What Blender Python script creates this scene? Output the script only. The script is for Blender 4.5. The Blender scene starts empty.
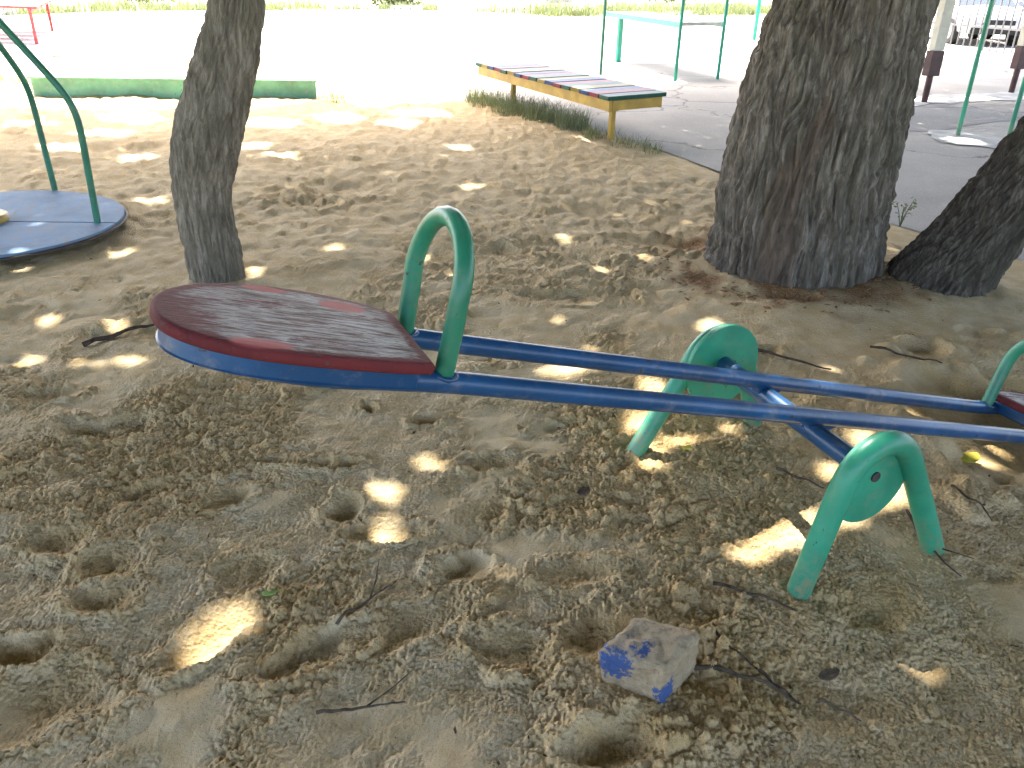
import bpy, bmesh, math, random
import numpy as np
from mathutils import Vector, Matrix

random.seed(7); RNG = np.random.default_rng(11)
scene = bpy.context.scene
col = scene.collection
PI = math.pi
R_ = math.radians

# ------------------------------------------------------------------ camera
F = 830.0; CAMH = 1.4; PITCH = R_(26.4); ROLL = R_(1.5)
fw = np.array([0, math.cos(PITCH), -math.sin(PITCH)])
_r = np.array([1.0, 0, 0]); _u = np.cross(_r, fw)
rt = math.cos(ROLL) * _r + math.sin(ROLL) * _u
up = -math.sin(ROLL) * _r + math.cos(ROLL) * _u
EYE = np.array([0, 0, CAMH])
cam_d = bpy.data.cameras.new('camera'); cam = bpy.data.objects.new('camera', cam_d); col.objects.link(cam)
cam_d.sensor_width = 36; cam_d.lens = F / 1024 * 36; cam_d.clip_end = 2000; cam_d.clip_start = .02
cam.matrix_world = Matrix(((rt[0], up[0], -fw[0], 0), (rt[1], up[1], -fw[1], 0), (rt[2], up[2], -fw[2], CAMH), (0, 0, 0, 1)))
scene.camera = cam

def ray(x, y): return fw * F + rt * (x - 512) - up * (y - 384)
def at(x, y, z=0.0):
    d = ray(x, y); return EYE + d * ((z - CAMH) / d[2])
def at_y(x, y, Y):
    d = ray(x, y); return EYE + d * (Y / d[1])
def to_px(P):
    v = np.asarray(P, float) - EYE
    dz = v @ fw; dz2 = np.where(np.abs(dz) < 1e-3, 1e-3, dz)
    return 512 + F * (v @ rt) / dz2, 384 - F * (v @ up) / dz2, dz

# ------------------------------------------------------------------ noise
def _h(ix, iy, iz, seed):
    h = (ix.astype(np.int64) * 374761393 + iy.astype(np.int64) * 668265263 + iz.astype(np.int64) * 2147483647 + seed * 974711) & 0xffffffff
    h = ((h ^ (h >> 13)) * 1274126177) & 0xffffffff
    h = ((h ^ (h >> 16)) * 2246822519) & 0xffffffff
    return ((h ^ (h >> 15)) & 0xffffff) / float(0xffffff)
def vnoise(x, y, seed=0):
    ix = np.floor(x); iy = np.floor(y); fx = x - ix; fy = y - iy
    fx = fx * fx * fx * (fx * (fx * 6 - 15) + 10); fy = fy * fy * fy * (fy * (fy * 6 - 15) + 10)
    z = np.zeros_like(ix)
    a = _h(ix, iy, z, seed); b = _h(ix + 1, iy, z, seed); c = _h(ix, iy + 1, z, seed); d = _h(ix + 1, iy + 1, z, seed)
    return ((a + (b - a) * fx) * (1 - fy) + (c + (d - c) * fx) * fy) * 2 - 1
def fbm(x, y, seed, octv=4, gain=.5):
    s = 0; a = 1; t = 0
    for k in range(octv):
        s = s + a * vnoise(x, y, seed + k * 17); t += a; a *= gain
        x, y = 2.03 * (x * .8 - y * .6) + 3.7, 2.03 * (x * .6 + y * .8) + 1.3
    return s / t
def vnoise3(x, y, z, seed=0):
    ix = np.floor(x); iy = np.floor(y); iz = np.floor(z)
    f = [x - ix, y - iy, z - iz]; f = [t * t * (3 - 2 * t) for t in f]
    r = 0
    for dx in (0, 1):
        wx = f[0] if dx else 1 - f[0]
        for dy in (0, 1):
            wy = f[1] if dy else 1 - f[1]
            for dz in (0, 1):
                wz = f[2] if dz else 1 - f[2]
                r = r + wx * wy * wz * _h(ix + dx, iy + dy, iz + dz, seed)
    return r * 2 - 1
def worley(x, y, seed, want2=False):
    ix = np.floor(x); iy = np.floor(y); z = np.zeros_like(ix)
    best = np.full(x.shape, 9.0); rid = np.zeros(x.shape); sec = np.full(x.shape, 9.0)
    for dx in (-1, 0, 1):
        for dy in (-1, 0, 1):
            cx = ix + dx; cy = iy + dy
            px_ = cx + .15 + .7 * _h(cx, cy, z, seed); py_ = cy + .15 + .7 * _h(cx, cy, z + 1, seed)
            d = np.hypot(x - px_, y - py_)
            m = d < best
            sec = np.where(m, best, np.minimum(sec, d))
            rid = np.where(m, _h(cx, cy, z + 2, seed), rid); best = np.where(m, d, best)
    return (best, rid, sec) if want2 else (best, rid)
def sstep(a, b, x):
    t = np.clip((x - a) / (b - a), 0, 1); return t * t * (3 - 2 * t)

# ------------------------------------------------------------------ mesh builders
def tag(o, label=None, cat=None, group=None, kind=None):
    if label: o['label'] = label
    if cat: o['category'] = cat
    if group: o['group'] = group
    if kind: o['kind'] = kind
    return o
def empty(name, loc, label=None, cat=None, group=None):
    o = bpy.data.objects.new(name, None); col.objects.link(o); o.location = loc; o.empty_display_size = .1
    return tag(o, label, cat, group)
def origin_of(o):
    v = np.zeros(3)
    while o is not None:
        v = v + np.array(o.location); o = o.parent
    return v
class MB:
    def __init__(s): s.v = []; s.f = []; s.m = []; s.sm = []
    def add(s, vs, fs, mi=0, smooth=False):
        k = len(s.v); s.v += [tuple(map(float, p)) for p in vs]
        for f in fs: s.f.append([k + i for i in f]); s.m.append(mi); s.sm.append(smooth)
        return s
    def tube(s, pts, rad, n=12, mi=0, cap=True):
        pts = [np.asarray(p, float) for p in pts]
        if np.isscalar(rad): rad = [rad] * len(pts)
        T = []
        for i in range(len(pts)):
            t = pts[min(i + 1, len(pts) - 1)] - pts[max(i - 1, 0)]; T.append(t / (np.linalg.norm(t) + 1e-12))
        a = np.array([0, 0, 1.0]) if abs(T[0][2]) < .9 else np.array([1.0, 0, 0])
        N = np.cross(T[0], a); N /= np.linalg.norm(N)
        vs = []; fs = []
        for i, p in enumerate(pts):
            N = N - T[i] * (N @ T[i]); N /= np.linalg.norm(N); B = np.cross(T[i], N)
            for k in range(n):
                w = 2 * PI * k / n; vs.append(p + rad[i] * (N * math.cos(w) + B * math.sin(w)))
        for i in range(len(pts) - 1):
            for k in range(n):
                fs.append([i * n + k, i * n + (k + 1) % n, (i + 1) * n + (k + 1) % n, (i + 1) * n + k])
        s.add(vs, fs, mi, True)
        if cap:
            s.add(vs[:n], [list(range(n))[::-1]], mi); s.add(vs[-n:], [list(range(n))], mi)
        return s
    def box(s, c, ax, ay, az, mi=0):
        """centre and three half-axis vectors"""
        c, ax, ay, az = (np.asarray(t, float) for t in (c, ax, ay, az))
        vs = [c + i * ax + j * ay + k * az for i in (-1, 1) for j in (-1, 1) for k in (-1, 1)]
        return s.add(vs, [[0, 1, 3, 2], [4, 6, 7, 5], [0, 4, 5, 1], [2, 3, 7, 6], [0, 2, 6, 4], [1, 5, 7, 3]], mi)
    def prism(s, poly, z0, z1, mi=0):
        n = len(poly); vs = [(p[0], p[1], z0) for p in poly] + [(p[0], p[1], z1) for p in poly]
        return s.add(vs, [list(range(n))[::-1], list(range(n, 2 * n))] + [[i, (i + 1) % n, n + (i + 1) % n, n + i] for i in range(n)], mi)
    def build(s, name, mats, parent=None, bevel=0, seg=2, loc=None):
        off = origin_of(parent) if parent is not None else np.zeros(3)
        if loc is not None: off = np.asarray(loc, float)
        me = bpy.data.meshes.new(name)
        me.from_pydata([(p[0] - off[0], p[1] - off[1], p[2] - off[2]) for p in s.v], [], s.f)
        for m in (mats if isinstance(mats, (list, tuple)) else [mats]): me.materials.append(m)
        me.polygons.foreach_set('material_index', s.m); me.polygons.foreach_set('use_smooth', s.sm)
        if bevel:
            bm = bmesh.new(); bm.from_mesh(me); bmesh.ops.remove_doubles(bm, verts=bm.verts, dist=1e-5)
            bmesh.ops.bevel(bm, geom=bm.edges[:], offset=bevel, segments=seg, profile=.6, affect='EDGES', clamp_overlap=True)
            bm.to_mesh(me); bm.free()
        bm = bmesh.new(); bm.from_mesh(me); bmesh.ops.recalc_face_normals(bm, faces=bm.faces); bm.to_mesh(me); bm.free()
        me.update()
        o = bpy.data.objects.new(name, me); col.objects.link(o)
        if loc is not None: o.location = loc
        if parent is not None: o.parent = parent
        return o
def big_mesh(name, V, Q, mat, parent=None, smooth=True, attrs=None):
    off = origin_of(parent) if parent is not None else np.zeros(3)
    V = np.asarray(V, np.float64) - off; Q = np.asarray(Q, np.int32)
    me = bpy.data.meshes.new(name); k = Q.shape[1]
    me.vertices.add(len(V)); me.vertices.foreach_set('co', V.astype(np.float32).ravel())
    me.loops.add(Q.size); me.loops.foreach_set('vertex_index', Q.ravel())
    me.polygons.add(len(Q)); me.polygons.foreach_set('loop_start', np.arange(0, Q.size, k, dtype=np.int32))
    me.polygons.foreach_set('use_smooth', np.full(len(Q), smooth))
    for n_, a in (attrs or {}).items():
        t = me.attributes.new(n_, 'FLOAT', 'POINT'); t.data.foreach_set('value', np.asarray(a, np.float32))
    me.materials.append(mat); me.update(calc_edges=True); me.validate()
    o = bpy.data.objects.new(name, me); col.objects.link(o)
    if parent is not None: o.parent = parent
    return o

# ------------------------------------------------------------------ materials
class NT:
    def __init__(s, name):
        s.mat = bpy.data.materials.new(name); s.mat.use_nodes = True
        s.t = s.mat.node_tree; s.b = s.t.nodes['Principled BSDF']; s.out = s.t.nodes['Material Output']
        s.tc = s.t.nodes.new('ShaderNodeTexCoord')
    def n(s, kind, **kw):
        o = s.t.nodes.new('ShaderNode' + kind)
        for k, v in kw.items():
            if k.startswith('i_'): o.inputs[k[2:].replace('_', ' ')].default_value = v
            else: setattr(o, k, v)
        return o
    def l(s, a, b): s.t.links.new(a, b)
    def noise(s, scale, detail=4, rough=.55, vec=None, stretch=None, coord='Object', dist=0.0):
        o = s.n('TexNoise'); o.inputs['Scale'].default_value = scale; o.inputs['Detail'].default_value = detail; o.inputs['Roughness'].default_value = rough
        o.inputs['Distortion'].default_value = dist
        v = vec or s.tc.outputs[coord]
        if stretch:
            m = s.n('Mapping'); m.inputs['Scale'].default_value = stretch; s.l(v, m.inputs['Vector']); v = m.outputs[0]
        s.l(v, o.inputs['Vector']); return o.outputs['Fac']
    def ramp(s, fac, stops):
        o = s.n('ValToRGB'); e = o.color_ramp.elements
        while len(e) < len(stops): e.new(.5)
        for i, (p, c) in enumerate(stops):
            e[i].position = p; e[i].color = tuple(c) + (1,) if len(c) == 3 else c
        s.l(fac, o.inputs[0]); return o.outputs['Color']
    def mix(s, fac, a, b, blend='MIX'):
        o = s.n('Mix', data_type='RGBA', blend_type=blend)
        for sock, v in ((o.inputs[0], fac), (o.inputs[6], a), (o.inputs[7], b)):
            if hasattr(v, 'links'): s.l(v, sock)
            elif isinstance(v, (int, float)): sock.default_value = v
            else: sock.default_value = tuple(v) + (1,)
        return o.outputs[2]
    def math(s, op, a, b=None, clamp=False):
        o = s.n('Math', operation=op, use_clamp=clamp)
        for i, v in enumerate((a, b)):
            if v is None: continue
            if hasattr(v, 'links'): s.l(v, o.inputs[i])
            else: o.inputs[i].default_value = v
        return o.outputs[0]
    def step(s, v, a, b):
        o = s.n('MapRange'); o.interpolation_type = 'SMOOTHSTEP'; s.l(v, o.inputs[0]); o.inputs[1].default_value = a; o.inputs[2].default_value = b
        return o.outputs[0]
    def color(s, c):
        if hasattr(c, 'links'): s.l(c, s.b.inputs['Base Color'])
        else: s.b.inputs['Base Color'].default_value = tuple(c) + (1,)
    def rough(s, r):
        if hasattr(r, 'links'): s.l(r, s.b.inputs['Roughness'])
        else: s.b.inputs['Roughness'].default_value = r
    def bump(s, h, strength=.3, dist=.01):
        o = s.n('Bump'); o.inputs['Strength'].default_value = strength; o.inputs['Distance'].default_value = dist
        s.l(h, o.inputs['Height']); s.l(o.outputs[0], s.b.inputs['Normal'])

def paint(name, c, chip=(.06, .05, .045), rough=.33, chip_amt=.66, scale=1.0, dust=(.3, .24, .16), dust_amt=.5, foot=False, spec=.5):
    m = NT(name)
    big = m.noise(5 * scale, 4); fine = m.noise(55 * scale, 5, .6)
    base = m.mix(m.step(big, .35, .68), tuple(x * .78 for x in c), tuple(min(1, x * 1.15) for x in c))
    chipm = m.step(m.math('ADD', m.math('MULTIPLY', fine, .75), m.math('MULTIPLY', big, .3)), chip_amt, chip_amt + .03)
    cc = m.mix(chipm, base, chip)
    dm = m.math('MULTIPLY', m.step(m.noise(18 * scale, 6, .7), .5, .75), dust_amt)
    cc = m.mix(dm, cc, dust)
    if foot:
        gp = m.n('NewGeometry'); sz = m.n('SeparateXYZ'); m.l(gp.outputs['Position'], sz.inputs[0])
        fm_ = m.math('MULTIPLY', m.math('SUBTRACT', 1.0, m.step(sz.outputs[2], .02, .20)), m.step(m.noise(38, 6, .75), .42, .62)); cc = m.mix(m.math('MULTIPLY', fm_, .75), cc, (.30, .22, .12))
        sc_ = m.step(m.noise(30, 4, .8, stretch=(1, 1, .12)), .66, .70); cc = m.mix(m.math('MULTIPLY', sc_, .6), cc, (.10, .09, .075))
    m.color(cc); m.rough(m.mix(chipm, (rough,) * 3, (.8,) * 3)); m.b.inputs['Specular IOR Level'].default_value = spec
    m.bump(m.math('ADD', m.math('MULTIPLY', chipm, -1.0), m.math('MULTIPLY', m.noise(160, 3), .35)), .25, .0015)
    return m.mat
def plain(name, c, rough=.6, var=.25, scale=8, bump=.15, metal=0.0, spec=.3):
    m = NT(name); f = m.noise(scale, 5)
    m.color(m.mix(m.step(f, .3, .7), tuple(x * (1 - var) for x in c), tuple(min(1, x * (1 + var)) for x in c)))
    m.rough(rough); m.b.inputs['Specular IOR Level'].default_value = spec; m.b.inputs['Metallic'].default_value = metal
    m.bump(m.noise(scale * 8, 4), bump, .004); return m.mat

M = {}
M['green'] = paint('green_paint', (.030, .29, .17), dust_amt=.28, chip_amt=.665, foot=True, rough=.4)
M['green_handle'] = paint('green_handle_paint', (.028, .225, .125), dust_amt=.25, chip_amt=.665, rough=.36)
M['green_dull'] = paint('dull_green_paint', (.035, .20, .12), dust_amt=.3, rough=.45)
M['green_old'] = paint('sandbox_green_paint', (.20, .46, .29), dust=(.40, .40, .33), dust_amt=.95, scale=.9, rough=.7)
M['turquoise'] = paint('turquoise_paint', (.02, .34, .22), rough=.4, dust_amt=.15)
M['blue'] = paint('blue_paint', (.013, .074, .19), dust=(.25, .24, .24), dust_amt=.45, chip_amt=.645)
M['deck_blue'] = paint('worn_blue_deck', (.16, .255, .38), chip=(.30, .27, .23), dust=(.30, .27, .23), dust_amt=.85, chip_amt=.60, scale=.8, rough=.7, spec=.12)
M['yellow'] = paint('yellow_paint', (.50, .31, .035), rough=.5, dust_amt=.3)
M['slat_green'] = paint('slat_green', (.022, .095, .06), rough=.5, scale=.8, dust=(.16, .165, .18), dust_amt=.6, spec=.12)
M['slat_yellow'] = paint('slat_yellow', (.27, .21, .05), rough=.5, scale=.8, dust=(.16, .165, .18), dust_amt=.6, spec=.12)
M['slat_blue'] = paint('slat_blue', (.022, .05, .15), rough=.5, scale=.8, dust=(.16, .165, .18), dust_amt=.6, spec=.12)
M['slat_red'] = paint('slat_red', (.22, .035, .05), rough=.5, scale=.8, dust=(.16, .165, .18), dust_amt=.6, spec=.12)
M['red'] = paint('red_paint', (.55, .06, .06), rough=.5)
M['steel'] = plain('dark_steel', (.05, .05, .05), .5)
M['rim'] = plain('rusty_rim', (.075, .06, .05), .7)
M['brown'] = plain('brown_bracket', (.085, .045, .04), .5)
M['cream'] = plain('cream_cladding', (.62, .58, .46), .5, .1)
M['white_bar'] = plain('white_metal', (.55, .55, .53), .5, .1)
M['grey_bar'] = plain('grey_metal', (.17, .17, .17), .5, .15)
M['kerb'] = plain('whitewashed_kerb', (.62, .61, .58), .9, .15, 3)
M['concrete'] = plain('concrete', (.48, .47, .44), .95, .2, 4, .4)
M['car_white'] = plain('white_car_paint', (.42, .43, .44), .3, .03)
M['glass'] = plain('car_glass', (.05, .07, .10), .08, .05, bump=0)
M['rubber'] = plain('tyre_rubber', (.02, .02, .02), .8)
M['lamp'] = plain('headlamp_glass', (.5, .52, .55), .15, .05)
M['wood_dark'] = plain('twig_bark', (.075, .055, .042), .9, .45, 40, .5, spec=.05)
M['wood_grey'] = plain('grey_twig_bark', (.10, .078, .055), .9, .4, 40, .5, spec=.05)
M['wall'] = plain('pinkish_wall', (.52, .42, .36), .9, .1, 2)
M['board'] = plain('backboard_planks', (.5, .48, .44), .7)

def mat_bark(name, c0, c1, c2, rust=None):
    m = NT(name)
    f = m.noise(34, 7, .72, stretch=(1, 1, .13), dist=.4); g = m.noise(6, 4, .5, stretch=(1, 1, .5))
    c = m.ramp(f, [(.34, c0), (.5, c1), (.64, c2)])
    c = m.mix(m.step(g, .45, .7), c, m.mix(.5, c, (.11, .105, .075)))
    if rust:
        a = m.n('Attribute', attribute_name='rust'); c = m.mix(m.math('MULTIPLY', m.math('MULTIPLY', a.outputs['Fac'], m.step(f, .3, .6)), .7), c, rust)
    m.color(c); m.rough(.95); m.b.inputs['Specular IOR Level'].default_value = .2
    m.bump(m.noise(60, 7, .75, stretch=(1, 1, .13), dist=.3), 1.0, .016); return m.mat
M['bark1'] = mat_bark('young_bark', (0.122, 0.105, 0.078), (0.244, 0.211, 0.161), (0.403, 0.354, 0.283))
M['bark2'] = mat_bark('old_bark', (0.079, 0.065, 0.050), (0.183, 0.156, 0.124), (0.366, 0.323, 0.268), (0.159, 0.107, 0.076))
M['bark3'] = mat_bark('dark_bark', (0.045, 0.035, 0.028), (0.095, 0.079, 0.063), (0.213, 0.187, 0.152))

def mat_leaf(name, c, trans=.35):
    m = NT(name)
    oi = m.n('NewGeometry'); rnd = oi.outputs['Random Per Island']
    cc = m.mix(rnd, tuple(x * .65 for x in c), tuple(x * 1.35 for x in c))
    m.color(cc); m.rough(.55)
    t = m.n('BsdfTranslucent'); m.l(m.mix(.5, cc, (.30, .32, .06)), t.inputs['Color'])
    mx = m.n('MixShader'); mx.inputs[0].default_value = trans
    m.l(m.b.outputs[0], mx.inputs[1]); m.l(t.outputs[0], mx.inputs[2]); m.l(mx.outputs[0], m.out.inputs['Surface'])
    return m.mat
M['leaf'] = mat_leaf('tree_leaves', (.055, .075, .022), .2)
M['grass'] = mat_leaf('grass_blades', (.14, .17, .095), .3)
M['grass_dry'] = mat_leaf('mixed_grass_blades', (.15, .17, .07), .3)
M['bush'] = mat_leaf('bush_leaves', (.06, .09, .035), .2)
M['fallen'] = plain('yellow_fallen_leaf', (.55, .46, .05), .6)
M['fallen_green'] = plain('green_fallen_leaf', (.16, .26, .05), .6)

# sand
m = NT('sand')
damp = m.n('Attribute', attribute_name='damp').outputs['Fac']; rust = m.n('Attribute', attribute_name='rust').outputs['Fac']
SAND_DRY0, SAND_DRY1 = (.505, .376, .20), (.59, .465, .285)
SAND_WET0, SAND_WET1 = (.42, .262, .092), (.52, .355, .148)
f1 = m.noise(9, 6, .6); f2 = m.noise(140, 4, .7); f3 = m.noise(420, 2, .7)
dry = m.mix(m.step(f1, .35, .65), SAND_DRY0, SAND_DRY1)
wet = m.mix(m.step(m.noise(14, 5, .6), .35, .65), SAND_WET0, SAND_WET1)
brk = m.n('Attribute', attribute_name='broken').outputs['Fac']; grn = m.n('Attribute', attribute_name='grainy').outputs['Fac']
v1 = m.n('TexVoronoi', feature='SMOOTH_F1'); v1.inputs['Scale'].default_value = 105; v1.inputs['Smoothness'].default_value = .35; v1.inputs['Randomness'].default_value = 1; m.l(m.tc.outputs['Object'], v1.inputs['Vector'])
v2 = m.n('TexVoronoi', feature='F1'); v2.inputs['Scale'].default_value = 66
wv_ = m.n('VectorMath', operation='ADD'); wn = m.n('TexNoise'); wn.inputs['Scale'].default_value = 60; m.l(m.tc.outputs['Object'], wn.inputs['Vector'])
ws = m.n('VectorMath', operation='SCALE'); m.l(wn.outputs['Color'], ws.inputs[0]); ws.inputs['Scale'].default_value = .018
m.l(m.tc.outputs['Object'], wv_.inputs[0]); m.l(ws.outputs[0], wv_.inputs[1]); m.l(wv_.outputs[0], v2.inputs['Vector'])
sepc = m.n('SeparateColor'); m.l(v2.outputs['Color'], sepc.inputs[0])
crumb = m.math('MULTIPLY', m.math('SUBTRACT', sepc.outputs[0], .5), brk)          # crumbs of drier and damper sand
dd_ = m.math('ADD', damp, m.math('ADD', m.math('MULTIPLY', m.math('SUBTRACT', f2, .5), .4), m.math('MULTIPLY', crumb, .25)), True)
c = m.mix(dd_, dry, wet)
c = m.mix(m.math('MULTIPLY', rust, m.step(f2, .25, .55)), c, (.21, .10, .038))
c = m.mix(m.step(f3, .60, .68), c, (.12, .095, .07))
c = m.mix(m.step(m.noise(300, 2, .6), .66, .74), c, (.62, .55, .45))
m.color(c); m.rough(.95); m.b.inputs['Specular IOR Level'].default_value = .15
pit = m.math('MULTIPLY', m.math('MULTIPLY', v1.outputs['Distance'], 1.0), m.math('ADD', m.math('MULTIPLY', grn, .85), .15))
dome_ = m.math('MULTIPLY', m.math('SUBTRACT', 1.0, m.math('POWER', m.math('MULTIPLY', v2.outputs['Distance'], 1.25), 2.0), True), m.math('MULTIPLY', brk, .45))
hgt_ = m.math('ADD', m.math('ADD', pit, dome_), m.math('ADD', m.math('MULTIPLY', m.noise(190, 4, .7), .35), m.math('MULTIPLY', f3, .3)))
m.bump(hgt_, .85, .0048)
M['sand'] = m.mat
# asphalt / ground / grass soil
def mat_asphalt(name, a, b):
    m = NT(name); f = m.noise(.7, 6, .6, coord='Object'); g = m.noise(90, 3, .7)
    c = m.mix(m.step(f, .35, .65), a, b)
    c = m.mix(m.step(g, .58, .66), c, tuple(x * .62 for x in a)); c = m.mix(m.step(m.noise(60, 2), .64, .7), c, tuple(min(1, x * 1.5) for x in b))
    v = m.n('TexVoronoi', feature='DISTANCE_TO_EDGE'); v.inputs['Scale'].default_value = .33
    mp = m.n('Mapping'); w = m.noise(1.6, 5); m.l(m.tc.outputs['Object'], mp.inputs['Vector'])
    va = m.n('VectorMath', operation='ADD'); m.l(mp.outputs[0], va.inputs[0]); m.l(w, va.inputs[1]); m.l(va.outputs[0], v.inputs['Vector'])
    crack = m.math('SUBTRACT', 1.0, m.step(v.outputs['Distance'], .002, .008))
    c = m.mix(m.math('MULTIPLY', crack, .55), c, (.07, .065, .06))
    sd = m.step(m.noise(1.1, 6, .65), .52, .72); c = m.mix(m.math('MULTIPLY', sd, .45), c, (.42, .36, .27))
    m.color(c); m.rough(.95); m.b.inputs['Specular IOR Level'].default_value = .25; m.bump(m.math('ADD', g, m.math('MULTIPLY', crack, -2.0)), .5, .006); return m.mat
M['asphalt'] = mat_asphalt('worn_asphalt', (.36, .335, .30), (.44, .41, .37))
M['asphalt_dark'] = mat_asphalt('dark_asphalt', (.25, .238, .222), (.31, .295, .275))
M['soil'] = plain('soil', (.27, .27, .15), .95, .3, 2, .4)

# weathered red seat board (object space is already aligned: x along the board)
def mat_seat():
    m = NT('weathered_red_board')
    uv = m.n('Attribute', attribute_name='ul').outputs['Fac']; sv = m.n('Attribute', attribute_name='sl').outputs['Fac']
    edge = m.n('Attribute', attribute_name='edge').outputs['Fac']
    cb = m.n('CombineXYZ'); m.l(uv, cb.inputs[0]); m.l(sv, cb.inputs[1]); V = cb.outputs[0]
    streak = m.noise(19, 7, .72, vec=V, stretch=(.45, 3.6, 1), dist=.8); fine = m.noise(75, 5, .7, vec=V, stretch=(.2, 3.2, 1)); patch = m.noise(7, 5, .6, vec=V, stretch=(.6, 1.4, 1))
    grey = m.ramp(m.math('ADD', m.math('MULTIPLY', streak, .7), m.math('MULTIPLY', fine, .3)), [(.38, (.05, .024, .022)), (.45, (.24, .15, .14)), (.50, (.50, .44, .42)), (.56, (.76, .73, .71))])
    paintc = m.mix(m.step(fine, .4, .6), (.11, .021, .024), (.27, .06, .058))
    amt = m.math('ADD', m.math('ADD', m.math('MULTIPLY', patch, .55), m.math('MULTIPLY', streak, 1.1)), m.math('MULTIPLY', edge, .26))
    c = m.mix(m.step(amt, .90, .97), grey, paintc)
    crack = m.step(fine, .53, .60); c = m.mix(m.math('MULTIPLY', crack, .9), c, (.045, .025, .022))
    for (u0, s0, ru, rs) in ((-1.285, .105, .055, .035), (-1.50, -.165, .06, .022), (-1.44, .155, .05, .02)):
        du = m.math('DIVIDE', m.math('SUBTRACT', uv, u0), ru); ds = m.math('DIVIDE', m.math('SUBTRACT', sv, s0), rs)
        d = m.math('ADD', m.math('MULTIPLY', du, du), m.math('MULTIPLY', ds, ds))
        k = m.math('SUBTRACT', 1.0, m.step(m.math('ADD', d, m.math('MULTIPLY', fine, .6)), .9, 1.4))
        c = m.mix(m.math('MULTIPLY', k, .85), c, (.62, .16, .15))
    side = m.n('Attribute', attribute_name='side').outputs['Fac']
    c = m.mix(side, c, m.mix(m.step(m.noise(70, 5, .7, stretch=(1, 1, 1.6)), .60, .66), m.mix(m.step(patch, .4, .7), (.155, .026, .028), (.085, .018, .022)), (.10, .06, .055)))
    m.color(c); m.rough(.7); m.b.inputs['Specular IOR Level'].default_value = .18; m.bump(m.math('ADD', streak, m.math('MULTIPLY', fine, .8)), .6, .004)
    return m.mat
M['seat'] = mat_seat()
# painted stone
_c = (at(600, 688) + at(697, 668)) / 2 + np.array([0, 0, .0])
STONE_SPOTS = [tuple(at(616, 655, .11) - _c) + (.050,), tuple(at(636, 648, .12) - _c) + (.042,), tuple(at(668, 690, .055) - _c) + (.034,), tuple(at(662, 706, .02) - _c) + (.028,)]
m = NT('stone_with_blue_paint')
f = m.noise(11, 5, .6); g = m.noise(70, 5, .7)
c = m.mix(m.step(g, .35, .7), (.30, .222, .130), (.42, .335, .215))
gr = m.n('NewGeometry'); sx = m.n('SeparateXYZ'); m.l(gr.outputs['Normal'], sx.inputs[0])
p = m.noise(34, 6, .68, dist=.8)
for (q0, q1, q2, rr) in STONE_SPOTS:
    v_ = m.n('VectorMath', operation='DISTANCE'); m.l(m.tc.outputs['Object'], v_.inputs[0]); v_.inputs[1].default_value = (q0, q1, q2)
    k = m.math('ADD', m.math('DIVIDE', v_.outputs['Value'], rr), m.math('MULTIPLY', m.math('SUBTRACT', p, .5), 3.2))
    c = m.mix(m.math('SUBTRACT', 1.0, m.step(k, .75, .95)), c, m.mix(g, (.025, .055, .19), (.07, .13, .30)))
c = m.mix(m.math('MULTIPLY', m.step(sx.outputs[2], .5, .9), m.step(m.noise(22, 6, .75), .42, .56)), c, (.44, .34, .215))
m.color(c); m.rough(.9); m.bump(g, .7, .006)
M['stone'] = m.mat

# ------------------------------------------------------------------ world light
SUN_EL = R_(58); SUN_H = np.array([-.34, .94]); SUN_H = SUN_H / np.linalg.norm(SUN_H)
SUN_DIR = np.array([SUN_H[0] * math.cos(SUN_EL), SUN_H[1] * math.cos(SUN_EL), math.sin(SUN_EL)])
w = bpy.data.worlds.new('World'); scene.world = w; w.use_nodes = True
bg = w.node_tree.nodes['Background']; sky = w.node_tree.nodes.new('ShaderNodeTexSky'); sky.sky_type = 'NISHITA'; sky.sun_disc = False
sky.sun_elevation = SUN_EL; sky.sun_rotation = math.atan2(SUN_H[0], SUN_H[1]); sky.air_density = .8; sky.dust_density = 5.0; sky.ozone_density = .2
w.node_tree.links.new(sky.outputs[0], bg.inputs[0]); bg.inputs[1].default_value = .15
sl = bpy.data.lights.new('sun', 'SUN'); so = bpy.data.objects.new('sun', sl); col.objects.link(so)
sl.energy = 2.0; sl.angle = R_(.53); sl.color = (1, .965, .90)
so.rotation_euler = Vector(-SUN_DIR).to_track_quat('-Z', 'Y').to_euler(); so.location = (0, 0, 30)
scene.view_settings.view_transform = 'Standard'; scene.view_settings.look = 'None'; scene.view_settings.exposure = 3.3; scene.view_settings.gamma = 1
scene.render.engine = 'CYCLES'; scene.cycles.use_denoising = True; scene.cycles.denoising_prefilter = 'NONE'; scene.cycles.max_bounces = 4; scene.cycles.diffuse_bounces = 3; scene.cycles.transmission_bounces = 2; scene.cycles.glossy_bounces = 2; scene.cycles.caustics_reflective = False; scene.cycles.caustics_refractive = False
scene.cycles.sample_clamp_indirect = .8

# ------------------------------------------------------------------ sand pit
BND = np.array([(-30, 17), (-12, 14.5), (-7.85, 13.3), (-6.1, 10.9), (-5.4, 10.35), (-2.41, 10.45), (-.95, 10.45), (-.48, 10.45), (.2, 9.5), (.95, 8.15), (1.29, 7.6), (1.63, 6.75), (2.47, 5.2), (2.69, 4.9), (2.95, 4.45), (3.8, 3.1), (6.2, -1), (9, -6)], float)
def inside_d(x, y):
    """signed distance to the pavement edge, positive on the sand"""
    best = np.full(x.shape, 1e9)
    for a, b in zip(BND[:-1], BND[1:]):
        d = b - a; t = np.clip(((x - a[0]) * d[0] + (y - a[1]) * d[1]) / (d @ d), 0, 1)
        best = np.minimum(best, np.hypot(x - a[0] - t * d[0], y - a[1] - t * d[1]))
    yb = np.interp(x, BND[:, 0], BND[:, 1]); return np.where(y < yb, best, -best)
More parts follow.
